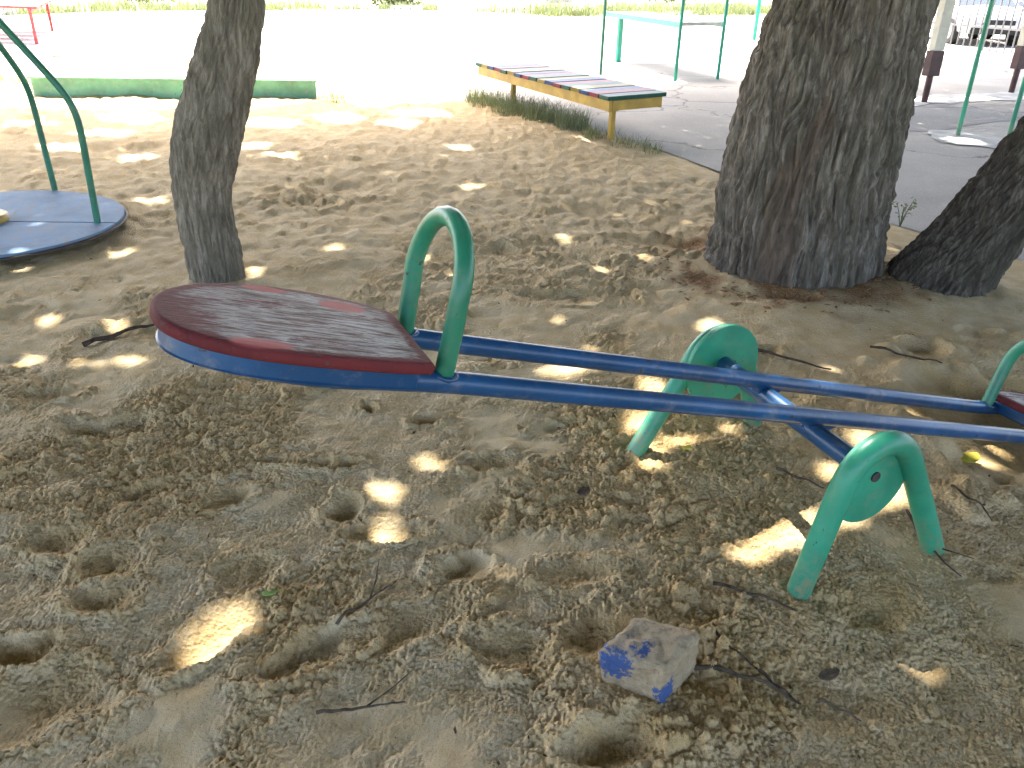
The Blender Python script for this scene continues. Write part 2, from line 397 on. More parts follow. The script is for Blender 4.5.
# dents in the sand seen in the photograph: pixel centre, half sizes along the ground (m), depth, heading
DENTS = []; DK = .5
def dent(px_, py_, a, b, d, ang=0.0):
    P = at(px_, py_); DENTS.append((P[0], P[1], a, b, d, R_(ang)))
for t in [(110, 431, .13, .075, .055, 5), (205, 434, .07, .04, .03, 0), (18, 655, .07, .05, .05, 0), (218, 640, .13, .06, .05, 48), (325, 662, .13, .05, .045, 38), (52, 702, .12, .09, .03, 10),
          (108, 598, .09, .06, .035, 0), (467, 572, .07, .055, .05, 20), (345, 512, .055, .075, .05, 10), (425, 420, .05, .045, .05, 0), (367, 411, .045, .035, .045, 0), (382, 540, .09, .05, .035, 10),
          (290, 466, .08, .04, .03, 0), (335, 467, .09, .035, .03, 5), (600, 648, .09, .09, .04, 0), (617, 748, .09, .06, .07, 15), (575, 583, .10, .07, .03, 10), (870, 612, .11, .07, .035, -10),
          (232, 508, .08, .05, .035, 30), (118, 560, .07, .06, .03, 0), (930, 352, .10, .08, .05, 0), (765, 356, .06, .05, .03, 0), (270, 385, .22, .09, .035, 5), (500, 470, .1, .06, .03, 0),
          (255, 575, .08, .05, .03, 40), (420, 628, .14, .06, .03, 40), (520, 655, .08, .07, .03, 0), (60, 545, .08, .06, .03, 0), (155, 500, .1, .05, .03, 20), (840, 705, .12, .08, .02, 0), (960, 690, .1, .08, .025, 0),
          (620, 505, .1, .05, .022, 0), (700, 620, .1, .07, .02, 0), (40, 400, .1, .06, .035, 0), (560, 430, .1, .06, .025, 20), (980, 575, .1, .07, .025, 0), (350, 190, .35, .25, .07, 0), (330, 165, .3, .2, .05, 0),
          (650, 245, .25, .15, .05, 0), (600, 215, .3, .2, .05, 0), (480, 250, .2, .12, .05, 0), (560, 300, .2, .1, .04, 0), (120, 150, .4, .2, .06, 0), (300, 205, .25, .15, .05, 0)]: dent(*t)
_s = at(650, 688); DENTS.append((_s[0], _s[1] + .03, .17, .14, .04, 0))
DENTS.append((1.98, 2.66, .55, .42, .16, R_(26)))      # hollow worn under the low end of the seesaw
for k in range(90):
    yy = random.uniform(1.0, 10.0); xx = random.uniform(-.8, .75) * (yy + .8)
    if 2.6 < xx or yy < 2.6: continue
    q = random.uniform(.8, 1.5); DENTS.append((xx, yy, random.uniform(.1, .17) * q, random.uniform(.05, .085) * q, random.uniform(.012, .035), random.uniform(0, PI)))
def sand_height(x, y, detail=True, spacing=None):
    x = np.asarray(x, float); y = np.asarray(y, float)
    sp = spacing if spacing is not None else np.zeros_like(x)
    h = .020 * fbm(x * 1.1, y * 1.1, 3, 3) + .013 * fbm(x * 3.1 + 9, y * 3.1, 8, 3)
    far = sstep(3.0, 5.5, y)
    h += far * (.012 * fbm(x * 4.0, y * 4.0, 61, 3) + .022 * np.abs(fbm(x * 6.0 + 7, y * 6.0, 63, 3)) + .012 * fbm(x * 14, y * 11, 64, 3))
    damp = np.zeros_like(x)
    wx = x + .024 * fbm(x * 13, y * 13, 21, 3) + .03 * vnoise(x * 5, y * 5, 23); wy = y + .024 * fbm(x * 13 + 5, y * 13, 22, 3) + .03 * vnoise(x * 5, y * 5 + 9, 24)
    rough = np.zeros_like(x)
    for (cx, cy, a, b, d, ang) in DENTS:
        R = 2.2 * max(a, b); mk = (np.abs(x - cx) < R) & (np.abs(y - cy) < R)
        if not mk.any(): continue
        dx = wx[mk] - cx; dy = wy[mk] - cy
        u_ = (dx * math.cos(ang) + dy * math.sin(ang)) / a; v_ = (-dx * math.sin(ang) + dy * math.cos(ang)) / b
        r = (np.abs(u_) ** 2.4 + np.abs(v_) ** 2.4) ** (1 / 2.4)
        r = r * (1 + .22 * vnoise(x[mk] * 9 + cx * 7, y[mk] * 9, 130))
        tilt = 1 + .55 * np.clip(u_ * math.cos(cx * 40) + v_ * math.sin(cx * 40), -1, 1)
        h[mk] += DK * (-d * tilt * (1 - sstep(.25, 1.15, r)) + d * .38 * np.exp(-((r - 1.2) / .2) ** 2) * (.6 + .6 * vnoise(x[mk] * 12, y[mk] * 12 + cx, 131)))
        damp[mk] = np.maximum(damp[mk], .45 * (1 - sstep(.7, 1.15, r)) * (d > .028)); rough[mk] = np.maximum(rough[mk], np.exp(-((r - 1.25) / .3) ** 2))
    dist = fbm(x * 2.0 + 31, y * 2.0 + 7, 41, 4)                     # where the crust has been broken up
    left = 1 - sstep(.2, .9, x - .25 * (y - 1.2))
    broken = np.clip(sstep(-.02, .34, dist) * (.12 + .88 * left) + .7 * rough * (.2 + .8 * left), 0, 1)
    smooth_ = sstep(.18, .42, fbm(x * 2.6 + 3, y * 2.6 + 19, 77, 3)) * (1 - broken)
    if detail:
        def fade(c): return 1 - sstep(.30, .75, sp / c)
        def dome(cx, cy, c, seed, thr):
            q, rid = worley(cx / c, cy / c, seed); rad = .30 + .28 * rid
            return np.where(rid > thr, 1, 0) * c * .34 * (.5 + .7 * rid) * np.clip(1 - (q / rad) ** 2, 0, 1) ** .75
        patchy = sstep(-.1, .35, fbm(x * 6 + 3, y * 6, 140, 2))
        h += broken * patchy * fade(.05) * dome(wx, wy, .050, 5, .55) * .9
        h += broken * fade(.026) * dome(wx + .3, wy, .026, 6, .35) * .9
        h += np.clip(broken * 1.2 + .35 * (1 - smooth_), .1, 1) * fade(.015) * dome(x + .7 + .2 * wx, y, .015, 7, .2) * .9
        grain = (1 - .8 * smooth_)
        q, rid = worley(x / .0105, y / .0105, 9)
        h += grain * fade(.0105) * .0030 * (sstep(.05, .6, q) * -1 + .5) * (.4 + 1.2 * rid)
        h += grain * .0032 * fbm(x * 48, y * 48, 51, 3) * fade(.018)
        h += .016 * np.abs(fbm(x * 6.5, y * 6.5, 55, 3)) * fade(.12) * (.35 + .65 * left)
        h += .008 * fbm(x * 13, y * 13, 54, 3) * fade(.07) * (.35 + .65 * broken)
    damp = np.clip(np.maximum(damp, broken * .5) + .22 * fbm(x * 5, y * 5, 91, 3) - .25 * smooth_, 0, 1) * (1 - .75 * sstep(2.2, 4.5, y))
    right_near = sstep(.1, .7, x) * (1 - sstep(2.5, 4.0, y)); damp = np.clip(damp + .22 * right_near, 0, 1)
    # heaped soil round the trunk feet
    rust = np.zeros_like(x)
    for (cx, cy, rr, hh) in ((1.42, 4.35, .75, .015), (2.12, 4.15, .45, .012)):
        r = np.hypot(x - cx, y - cy); h += hh * (1 - sstep(rr * .5, rr * 1.5, r))
        rust = np.maximum(rust, (1 - sstep(rr * .72, rr * 1.02, r + .22 * fbm(x * 6, y * 6, 95, 3))) * sstep(-.6, -.1, fbm(x * 3 + 2, y * 3, 96, 2)) * (cx < 1.6))
    e = inside_d(x, y) + .10 * fbm(x * 2.2, y * 2.2, 70, 4)
    h = h * sstep(-.05, .5, e) + .012 - (1 - sstep(-.32, .12, e)) * .07
    return h, damp, rust, np.clip(broken + .25 * (1 - smooth_), 0, 1), 1 - smooth_

ys = [.62]
while ys[-1] < 14.5: ys.append(ys[-1] + min(.10, 1.25 * (ys[-1] ** 2 + 1.96) / 1160))
ys = np.array(list(np.linspace(-5, .56, 40)) + ys)
tf = .0016
ts = np.concatenate([np.linspace(-3.2, -.80, 70)[:-1], np.arange(-.80, .76, tf), np.linspace(.76, 3.2, 70)])
kk = .9 * np.maximum(ys, .35) + .62
X = kk[:, None] * ts[None, :]; Y = np.repeat(ys[:, None], len(ts), 1)
SP = np.maximum(np.gradient(ys)[:, None] * .6, kk[:, None] * np.gradient(ts)[None, :])
H_, D_, RU, BK, GR = sand_height(X.ravel(), Y.ravel(), True, SP.ravel())
V = np.stack([X.ravel(), Y.ravel(), H_], 1)
nr, nc = X.shape; ii = (np.arange(nr - 1)[:, None] * nc + np.arange(nc - 1)[None, :]).ravel()
Q = np.stack([ii, ii + 1, ii + nc + 1, ii + nc], 1)
keep = inside_d(X.ravel(), Y.ravel())[ii] > -1.2
sand = big_mesh('sand', V, Q[keep], M['sand'], attrs={'damp': D_, 'rust': RU, 'broken': BK, 'grainy': GR}); tag(sand, kind='structure')
def gz(x, y): return float(sand_height(np.array([x]), np.array([y]), False)[0][0])

# ground to the horizon, asphalt, patches, grass verge, kerb
MB().add([(-900, -900, -.35), (900, -900, -.35), (900, 900, -.35), (-900, 900, -.35)], [[0, 1, 2, 3]]).build('ground', M['soil'])['kind'] = 'structure'
def sheet(name, poly, z, mat, kind='structure'):
    bm = bmesh.new(); f = bm.faces.new([bm.verts.new((p[0], p[1], z)) for p in poly]); bmesh.ops.triangulate(bm, faces=[f]); bmesh.ops.recalc_face_normals(bm, faces=bm.faces)
    me = bpy.data.meshes.new(name); bm.to_mesh(me); bm.free()
    if me.polygons and me.polygons[0].normal.z < 0: me.flip_normals()
    me.materials.append(mat); o = bpy.data.objects.new(name, me); col.objects.link(o); o['kind'] = kind; return o
sheet('pavement', [tuple(p) for p in BND] + [(80, -6), (80, 90), (-80, 90), (-80, 17)], 0.0, M['asphalt'])
def blob(pxs, z=.004, jit=.05):
    P = [at(*p)[:2] for p in pxs]; out = []
    for i in range(len(P)):
        a, b = P[i], P[(i + 1) % len(P)]
        for k in range(7):
            t = k / 7; q = a + (b - a) * t; d = b - a; nn = np.array([-d[1], d[0]]) / (np.linalg.norm(d) + 1e-9)
            out.append(q + nn * jit * (vnoise(np.array([q[0] * 5.0]), np.array([q[1] * 5.0]), 3)[0]))
    return out
sheet('pavement_patch', blob([(880, 106), (1000, 104), (1120, 104), (1120, 122), (1000, 121), (940, 131), (890, 132)]), .004, M['asphalt_dark'])
sheet('pavement_patch', blob([(922, 134), (960, 131), (1005, 138), (1060, 146), (1060, 158), (985, 148), (940, 143)], jit=.12), .009, M['concrete'])
sheet('pavement_patch', blob([(905, 98), (950, 94), (1040, 92), (1040, 100), (950, 104), (905, 106)], jit=.14), .009, M['concrete'])
VERGE = [(-60, 5), (-16, 17.5), (-12.9, 22.2), (-11.6, 25.6), (-4.95, 31.2), (-2.6, 31.6)]
VERGE2 = [(.2, 31.5), (3.5, 34.0), (6.5, 36.0), (11.5, 39.5), (30, 52)]
sheet('grass_verge', VERGE + [(-2.6, 90), (-60, 90)], .012, M['soil'])
sheet('grass_verge', VERGE2 + [(30, 90), (.2, 90)], .008, M['soil'])
mb = MB()
for pl in (VERGE,):
    for a, b in zip(pl[:-1], pl[1:]):
        a = np.array(a); b = np.array(b); d = (b - a); L = np.linalg.norm(d); d /= L; nn = np.array([-d[1], d[0]])
        k = 0.0
        while k < L - .05:
            l = min(1.0, L - k); c = a + d * (k + l / 2) - nn * .08
            mb.box((c[0], c[1], .06), np.r_[d * (l / 2 - .006), 0], np.r_[nn * .075, 0], (0, 0, .07)); k += l
kb = mb.build('kerb', M['kerb'], bevel=.01, seg=1); kb['kind'] = 'structure'

# ------------------------------------------------------------------ grass
def blades(name, pts, hgt, wid, mat, parent=None, lean=.5):
    pts = np.asarray(pts, float); n = len(pts)
    th = RNG.uniform(0, 2 * PI, n); hh = hgt * (.3 + .95 * RNG.random(n) ** 1.4); ln = RNG.uniform(.1, lean, n) * hh; ph = RNG.uniform(0, 2 * PI, n)
    sx_ = np.cos(th) * wid; sy_ = np.sin(th) * wid; lx = np.cos(ph) * ln; ly = np.sin(ph) * ln
    v = np.zeros((n, 5, 3))
    v[:, 0] = pts + np.stack([sx_, sy_, 0 * sx_], 1); v[:, 1] = pts - np.stack([sx_, sy_, 0 * sx_], 1)
    mid = pts + np.stack([lx * .35, ly * .35, hh * .6], 1); v[:, 2] = mid - np.stack([sx_, sy_, 0 * sx_], 1) * .7; v[:, 3] = mid + np.stack([sx_, sy_, 0 * sx_], 1) * .7
    v[:, 4] = pts + np.stack([lx, ly, hh], 1)
    b = (np.arange(n) * 5)[:, None]
    tri = np.concatenate([b + np.array([[0, 1, 2]]), b + np.array([[0, 2, 3]]), b + np.array([[3, 2, 4]])])
    return big_mesh(name, v.reshape(-1, 3), tri, mat, parent, False)
def scatter_px(n, poly_fn):
    out = []
    while len(out) < n:
        p = poly_fn()
        if p is not None: out.append(p)
    return out
def tuft(name, clumps, hgt, mat, n_each, label, cat='grass'):
    P = []
    for (x, y, rx, ry, k) in clumps:
        for _ in range(int(n_each * k)):
            a = random.uniform(0, 2 * PI); r = random.random() ** .6
            g = at(x + rx * r * math.cos(a), y + ry * r * math.sin(a)); P.append((g[0], g[1], max(gz(g[0], g[1]), -.005) - .005))
    o = blades(name, P, hgt, .0026, mat, lean=.9); tag(o, label, cat, None, 'stuff'); return o
tuft('grass', [(490, 106, 22, 5, 1.1), (515, 113, 24, 6, 1.5), (545, 120, 24, 6, 1.5), (572, 128, 18, 6, 1.2), (475, 101, 12, 4, .5)], .21, M['grass'], 420, 'bushy grass growing under the striped bench at the sand edge')
tuft('grass', [(600, 136, 20, 5, .5), (630, 145, 22, 6, .7), (650, 152, 12, 5, .4), (592, 138, 8, 4, .5)], .10, M['grass_dry'], 200, 'sparse dry grass around the near yellow leg of the bench')
tuft('grass', [(330, 101, 14, 5, 1.0), (345, 104, 12, 4, .5)], .13, M['grass_dry'], 150, 'thin grass at the corner of the green sandbox')
tuft('grass', [(10, 84, 24, 6, 1.2), (-10, 80, 20, 7, 1), (385, 103, 40, 3, .25)], .13, M['grass_dry'], 160, 'thin grass beside the sandbox behind the merry-go-round')
def verge_blades(line, n, depth, z, hgt, label):
    P = []
    line = np.array(line); seg = np.linalg.norm(np.diff(line, axis=0), axis=1); cs = np.r_[0, np.cumsum(seg)]
    for _ in range(n):
        t = random.uniform(0, cs[-1]); i = min(np.searchsorted(cs, t, 'right') - 1, len(seg) - 1); d = (line[i + 1] - line[i]) / seg[i]
        q = line[i] + d * (t - cs[i]) + np.array([-d[1], d[0]]) * (.1 + depth * random.random() ** 1.3)
        if vnoise(np.array([q[0] * .9]), np.array([q[1] * .9]), 501)[0] + .5 * vnoise(np.array([q[0] * 3.]), np.array([q[1] * 3.]), 502)[0] > -.15: P.append((q[0], q[1], z))
    o = blades('grass', P, hgt, .016, M['grass'], lean=.8); tag(o, label, 'grass', None, 'stuff')
verge_blades([(-16, 17.5), (-12.9, 22.2), (-11.6, 25.6), (-4.95, 31.2), (-2.8, 31.5)], 9000, 5, .01, .36, 'bright sunlit grass beyond the white kerb on the verge')
verge_blades([(.4, 31.6), (3.5, 34.0), (6.5, 36.0), (11.5, 39.5), (16, 43)], 9000, 5, .005, .45, 'bright sunlit grass bank past the open yard behind the tall bench')

# shrubs
def shrub(px_, py_, w, h, n, label):
    g = at(px_, py_); root = empty('shrub', (g[0], g[1], .08), label, 'shrub', 'shrubs on the far verge')
    mb = MB()
    for k in range(5):
        a = random.uniform(0, 2 * PI); mb.tube([(g[0], g[1], .05), (g[0] + math.cos(a) * w * .2, g[1] + math.sin(a) * w * .2, h * .5), (g[0] + math.cos(a) * w * .35, g[1] + math.sin(a) * w * .35, h * .85)], [.02, .014, .006], 5)
    mb.build('stem', M['wood_dark'], root)
    P = []
    for _ in range(n):
        d = RNG.normal(size=3); d /= np.linalg.norm(d); r = random.uniform(.5, 1.0) * (1 + .35 * math.sin(5 * d[0] + 3 * d[2]) * math.cos(4 * d[1]))
        P.append((g[0] + d[0] * r * w / 2, g[1] + d[1] * r * w / 2, .08 + h * .5 + d[2] * r * h * .5))
    leafcloud('foliage', np.array(P), .07, M['bush'], root); return root
def leafcloud(name, P, s, mat, parent):
    n = len(P); a = RNG.normal(size=(n, 3)); a /= np.linalg.norm(a, axis=1)[:, None]; b = np.cross(a, RNG.normal(size=(n, 3))); b /= np.linalg.norm(b, axis=1)[:, None]
    L = (s * RNG.uniform(.7, 1.3, n))[:, None]
    v = np.stack([P - a * L, P + b * L * .5, P + a * L, P - b * L * .5], 1).reshape(-1, 3)
    return big_mesh(name, v, np.arange(4 * n).reshape(-1, 4), mat, parent, False)
shrub(396, 9, 2.2, 1.0, 2200, 'dark low shrub at the gap between kerb and path')
shrub(672, 4, 3.2, 1.3, 2600, 'dark shrub on the grass bank behind the tall green bench')
shrub(145, 6, 2.5, .9, 1600, 'low shrub in the grass near the red bench')

# ------------------------------------------------------------------ trees
def trunk_rings(rows, Yc):
    """silhouette rows (y, left, right) -> ring centres and radii on the plane Y = Yc"""
    C = []; Rr = []
    for (y, a, b) in rows:
        A = at_y(a, y, Yc); B = at_y(b, y, Yc); C.append((A + B) / 2); Rr.append((B[0] - A[0]) / 2)
    return C, Rr
def resample(C, Rr, n):
    C = np.array(C); s = np.r_[0, np.cumsum(np.linalg.norm(np.diff(C, axis=0), axis=1))]; t = np.linspace(0, s[-1], n)
    def cr(v):
        out = np.empty(n); mgr = np.gradient(v, s)
        for i, tt in enumerate(t):
            k = min(max(np.searchsorted(s, tt) - 1, 0), len(s) - 2); h = s[k + 1] - s[k]; u = (tt - s[k]) / h
            out[i] = (2 * u**3 - 3 * u**2 + 1) * v[k] + (u**3 - 2 * u**2 + u) * h * mgr[k] + (-2 * u**3 + 3 * u**2) * v[k + 1] + (u**3 - u**2) * h * mgr[k + 1]
        return out
    return np.stack([cr(C[:, i]) for i in range(3)], 1), cr(np.array(Rr)), t
def bark_trunk(name, C, Rr, mat, parent, nz, nt, amp, cell, seed, flare=0.0, rustfn=None, lobes=.05):
    P, R, S = resample(C, Rr, nz)
    T = np.gradient(P, axis=0); T /= np.linalg.norm(T, axis=1)[:, None]
    N = np.cross(T, np.array([0, 1.0, 0])); N /= np.linalg.norm(N, axis=1)[:, None]; B = np.cross(T, N)
    th = np.linspace(0, 2 * PI, nt, endpoint=False); ct, st = np.cos(th), np.sin(th)
    rad0 = R[:, None] * np.ones(nt)[None]
    cx = ct[None] * rad0; cy = st[None] * rad0; cz = S[:, None] * np.ones(nt)[None]
    wv = cell * .6 * vnoise3(cx / (cell * 3), cy / (cell * 3), cz / (cell * 5), seed + 1); wv2 = cell * .6 * vnoise3(cx / (cell * 3) + 9, cy / (cell * 3), cz / (cell * 5), seed + 2)
    k = 1 / cell
    n1 = vnoise3((cx + wv) * k, (cy + wv2) * k, cz * k * .13, seed + 3); n2 = vnoise3((cx + wv) * k * 2.1, (cy + wv2) * k * 2.1, cz * k * .5, seed + 4); n3 = vnoise3(cx * k * 4.5, cy * k * 4.5, cz * k * 1.5, seed + 5)
    ridge = np.clip(1 - np.abs(n1) * 2.6, 0, 1)                       # narrow furrows
    n4 = vnoise3((cx + wv) * k * 1.2 + 5, (cy + wv2) * k * 1.2, cz * k * .2, seed + 8); ridge2 = np.clip(1 - np.abs(n4) * 3.2, 0, 1)
    disp = -amp * np.maximum(ridge, ridge2 * .8) + amp * .45 * n2 + amp * .22 * n3
    lob = lobes * R[:, None] * (vnoise3(ct[None] * 1.6 + 0 * cz, st[None] * 1.6 + 0 * cz, cz * 1.1, seed + 6) + .5 * vnoise3(ct[None] * 3 + 0 * cz, st[None] * 3 + 0 * cz, cz * 2, seed + 7))
    fl = flare * np.exp(-S / .12)[:, None] * (.5 + .8 * np.clip(np.cos(5 * th + seed)[None], 0, 1) + .3 * vnoise3(ct[None] * 4 + 0 * cz, st[None] * 4 + 0 * cz, cz * 6, seed + 9))
    rr = rad0 + disp + lob + fl
    V = P[:, None, :] + N[:, None, :] * (rr * ct[None])[..., None] + B[:, None, :] * (rr * st[None])[..., None]
    i = np.arange(nz - 1)[:, None] * nt + np.arange(nt)[None]; j = np.arange(nz - 1)[:, None] * nt + (np.arange(nt)[None] + 1) % nt
    Q = np.stack([i, j, j + nt, i + nt], -1).reshape(-1, 4)
    W = V.reshape(-1, 3); at_ = {}
    at_['rust'] = rustfn(W, ct, st) if rustfn else np.zeros(len(W))
    return big_mesh(name, W, Q, mat, parent, True, at_), P, R
def limbs(start, n, reach, r0, seed):
    rs = random.Random(seed); mb = MB()
    for k in range(n):
        a = 2 * PI * k / n + rs.uniform(-.4, .4); p = np.array(start, float); d = np.array([math.cos(a) * .8, math.sin(a) * .8, .75]); pts = [p.copy()]; rad = [r0]
        for s in range(6):
            p = p + d * reach / 6 * rs.uniform(.8, 1.2); d = d + np.array([rs.uniform(-.3, .3), rs.uniform(-.3, .3), -.08]); pts.append(p.copy()); rad.append(r0 * (1 - (s + 1) / 6.6))
        mb.tube(pts, rad, 8)
        for q in range(2):
            i = 2 + q * 2; b = a + rs.choice((-1, 1)) * rs.uniform(.5, 1.0); e = pts[i] + np.array([math.cos(b), math.sin(b), .35]) * reach * .35
            mb.tube([pts[i], (pts[i] + e) / 2 + np.array([0, 0, .1]), e], [rad[i] * .6, rad[i] * .4, .008], 6)
    return mb
# --- left slender trunk
YA = 3.92
C1, R1 = trunk_rings([(300, 192, 248), (288, 193.5, 245.5), (250, 186, 240), (200, 175, 231), (150, 172.5, 238), (100, 184, 249), (50, 199, 259), (0, 211, 264)], YA)
for (dx, z, r) in ((.02, 1.6, .112), (.06, 2.2, .105), (.02, 3.2, .095), (-.1, 4.6, .08)): C1.append(np.array([C1[7][0] + dx, YA + .02 * z, z])); R1.append(r)
C1.insert(0, np.array([C1[0][0], YA, -.25])); R1.insert(0, R1[0] * 1.05)
TA = empty('tree', (C1[1][0], YA, 0), 'slender curved tree trunk rising behind the raised red seesaw seat', 'tree')
bark_trunk('trunk', C1, R1, M['bark1'], TA, 460, 220, .012, .022, 10, .03, None, .03)
# --- big old trunk
YB = 4.36
C2, R2 = trunk_rings([(300, 700, 876), (285, 700, 876), (250, 709, 880), (200, 718, 886), (150, 729, 897), (100, 742, 907), (50, 759, 919), (0, 778, 930)], YB)
for (dx, z, r) in ((.03, 1.75, .41), (.05, 2.4, .39), (.02, 3.4, .36), (-.05, 4.4, .30)): C2.append(np.array([C2[7][0] + dx, YB, z])); R2.append(r)
C2.insert(0, np.array([C2[0][0], YB, C2[0][2] - .3])); R2.insert(0, R2[0] * 1.08)
TB = empty('tree', (C2[1][0], YB, 0), 'thick old tree trunk with deeply furrowed bark and a reddish scar', 'tree')
def scar(W, ct, st):
    px_, py_, _ = to_px(W); f = fbm(W[:, 0] * 9, W[:, 2] * 5, 33, 3)
    xc = np.interp(W[:, 2], [-.1, .2, .5, .8], [1.25, 1.27, 1.30, 1.40]); hw = np.interp(W[:, 2], [-.1, .15, .5, .8, .95], [.09, .09, .09, .06, .0])
    front = W[:, 1] < YB - .1
    return (1 - sstep(.6, 1.3, np.abs(W[:, 0] - xc) / np.maximum(hw, .005) + f * .5)) * front * (hw > .01)
bark_trunk('trunk', C2, R2, M['bark2'], TB, 680, 600, .030, .040, 20, .06, scar, .03)
# --- leaning trunk
YC = 4.12
C3 = []; R3 = []
for (xa, ya, xb, yb) in ((875, 300, 972, 312), (889, 280, 985, 290), (930, 235, 1004, 262), (975, 183, 1032, 228), (1022, 127, 1072, 176), (1060, 85, 1110, 130)):
    A = at_y(xa, ya, YC); B = at_y(xb, yb, YC); C3.append((A + B) / 2); R3.append(np.linalg.norm(A - B) / 2)
d = C3[-1] - C3[-2]; d /= np.linalg.norm(d)
for k in range(4):
    d = d + np.array([0, .02, .10]); d /= np.linalg.norm(d); C3.append(C3[-1] + d * .9); R3.append(R3[-1] * .93)
C3.insert(0, C3[0] - np.array([.16, 0, .22])); R3.insert(0, R3[0] * 1.02)
TC = empty('tree', (C3[1][0], YC, 0), 'dark leaning tree trunk slanting up to the right beside the thick old one', 'tree')
bark_trunk('trunk', C3, R3, M['bark3'], TC, 460, 320, .020, .028, 30, .02, None, .04)
# crowns: unseen leaves laid along sun rays for shade, openings cut for sun patches
def sun_foot(P):
    t = P[:, 2] / SUN_DIR[2]; return P[:, 0] - SUN_DIR[0] * t, P[:, 1] - SUN_DIR[1] * t
CURVE = np.array([(-400, 104), (0, 108), (100, 111), (200, 109), (300, 107), (400, 104), (440, 102), (478, 96), (505, 86), (540, 80), (600, 75), (650, 75), (680, 82), (700, 79), (760, 79), (830, 80), (895, 78), (906, 58), (1024, 60), (1500, 82)], float)
SPOTS = [  # openings in the canopy: where their light falls, pixel centre, half sizes, slant
    (190, 655, 20, 14, -20), (228, 632, 26, 20, -30), (215, 645, 26, 16, -30), (425, 466, 11, 8, 0), (388, 498, 20, 10, -15), (375, 538, 30, 10, -10), (340, 495, 10, 6, 0), (440, 470, 10, 5, 0), (360, 480, 18, 5, -15), (500, 470, 8, 3, 0),
    (757, 561, 20, 9, -25), (785, 549, 26, 10, -25), (815, 534, 26, 11, -25), (845, 518, 28, 12, -25), (880, 502, 28, 12, -22), (905, 492, 18, 12, -15),
    (655, 456, 14, 5, -10), (680, 448, 18, 7, -10), (706, 441, 12, 5, -10), (731, 439, 10, 5, 0), (972, 454, 22, 12, 0), (985, 445, 10, 6, 0), (912, 412, 10, 5, 0),
    (571, 376, 26, 7, -5), (545, 380, 8, 4, 0), (699, 304, 9, 4, 0), (800, 309, 10, 4, 0), (790, 300, 6, 3, 0), (812, 343, 7, 3, 0), (833, 370, 10, 5, 0), (590, 352, 8, 4, 0), (735, 410, 8, 3, 0),
    (337, 253, 15, 5, 0), (312, 272, 10, 4, 0), (255, 275, 14, 5, 0), (262, 258, 20, 4, 0), (420, 262, 14, 4, 0), (625, 290, 10, 4, 0), (590, 305, 9, 3, 0), (520, 330, 14, 4, 0), (560, 325, 12, 3, 0),
    (25, 366, 16, 5, -8), (85, 369, 18, 4, -8), (130, 364, 16, 5, 0), (50, 322, 20, 4, 0), (10, 300, 16, 4, 0), (118, 330, 14, 4, 0), (140, 343, 10, 3, 0), (20, 270, 14, 3, 0), (65, 262, 9, 4, 0), (120, 255, 22, 4, -8), (95, 270, 14, 3, 0), (35, 240, 14, 3, 0),
    (270, 180, 26, 4, 0), (250, 150, 26, 4, 0), (280, 160, 20, 3, 0), (100, 135, 40, 4, 0), (60, 150, 28, 4, 0), (140, 160, 24, 4, 0), (30, 125, 30, 4, 0), (130, 120, 40, 5, 0), (270, 125, 40, 5, 0), (400, 125, 26, 4, 0), (340, 120, 30, 5, 0), (460, 150, 18, 3, 0), (420, 115, 40, 4, 0),
    (590, 140, 14, 4, 0), (583, 150, 12, 3, 0), (470, 190, 16, 3, 0), (530, 205, 14, 3, 0), (150, 205, 20, 3, 0), (130, 185, 20, 3, 0), (560, 240, 14, 3, 0), (400, 205, 14, 3, 0), (645, 262, 10, 3, 0), (270, 215, 16, 3, 0), (600, 270, 12, 3, 0), (480, 290, 10, 3, 0), (455, 280, 8, 3, 0),
    (24, 203, 12, 3, 0), (930, 100, 30, 3, 0), (975, 99, 30, 3, 0), (965, 142, 30, 4, 5), (1000, 75, 20, 2, 0), (950, 70, 20, 2, 0), (300, 345, 10, 3, 0),
    (865, 443, 24, 9, -35), (835, 478, 12, 8, -40), (655, 398, 12, 14, 0), (640, 428, 12, 12, 0), (712, 330, 12, 6, 0), (990, 430, 12, 5, 0)]
for (P3, rx, ry) in ((np.array([.835, 1.69, .40]), 15, 10), (np.array([.87, 1.70, .44]), 12, 8), (np.array([.43, 2.33, .12]), 12, 10), (np.array([.66, 2.43, .43]), 9, 6)):
    q = P3 - SUN_DIR * (P3[2] / SUN_DIR[2]); qx, qy, _ = to_px(q); SPOTS.append((float(qx), float(qy), rx, ry, -20))
SP_A = np.array(SPOTS, float)
def x0_ok(cx, cy): return not (735 < cx < 925 and 480 < cy < 580)
def is_lit(gx, gy):
    P = np.stack([gx, gy, 0 * gx], 1); x, y, dz = to_px(P)
    infront = dz > .25
    lit = infront & (y < np.interp(x, CURVE[:, 0], CURVE[:, 1]) + 5 * fbm(gx * 1.3, gy * 1.3, 200, 3))
    for si, (cx, cy, rx, ry, an) in enumerate(SP_A):
        if cy < 345 and si < SP_A.shape[0] - 12:
            fl = cx < 440 and 108 < cy < 170
            if si % 2 and cy > 112 and not fl: continue
            rx, ry = (rx * .75, ry * .75 + .3) if fl else (rx * .55, ry * .55 + .3)
        elif si < SP_A.shape[0] - 12 and x0_ok(cx, cy): rx, ry = rx * .72, ry * .72
        s_, c_ = math.sin(R_(an)), math.cos(R_(an)); dx = x - cx; dy = y - cy
        a = (dx * c_ + dy * s_) / (rx * 1.0 + .5); b = (-dx * s_ + dy * c_) / (ry * 1.0 + .5); lit |= infront & (a * a + b * b < 1)
    lit |= (gx < -10) | (gx > 14) | (gy < -17)
    return lit
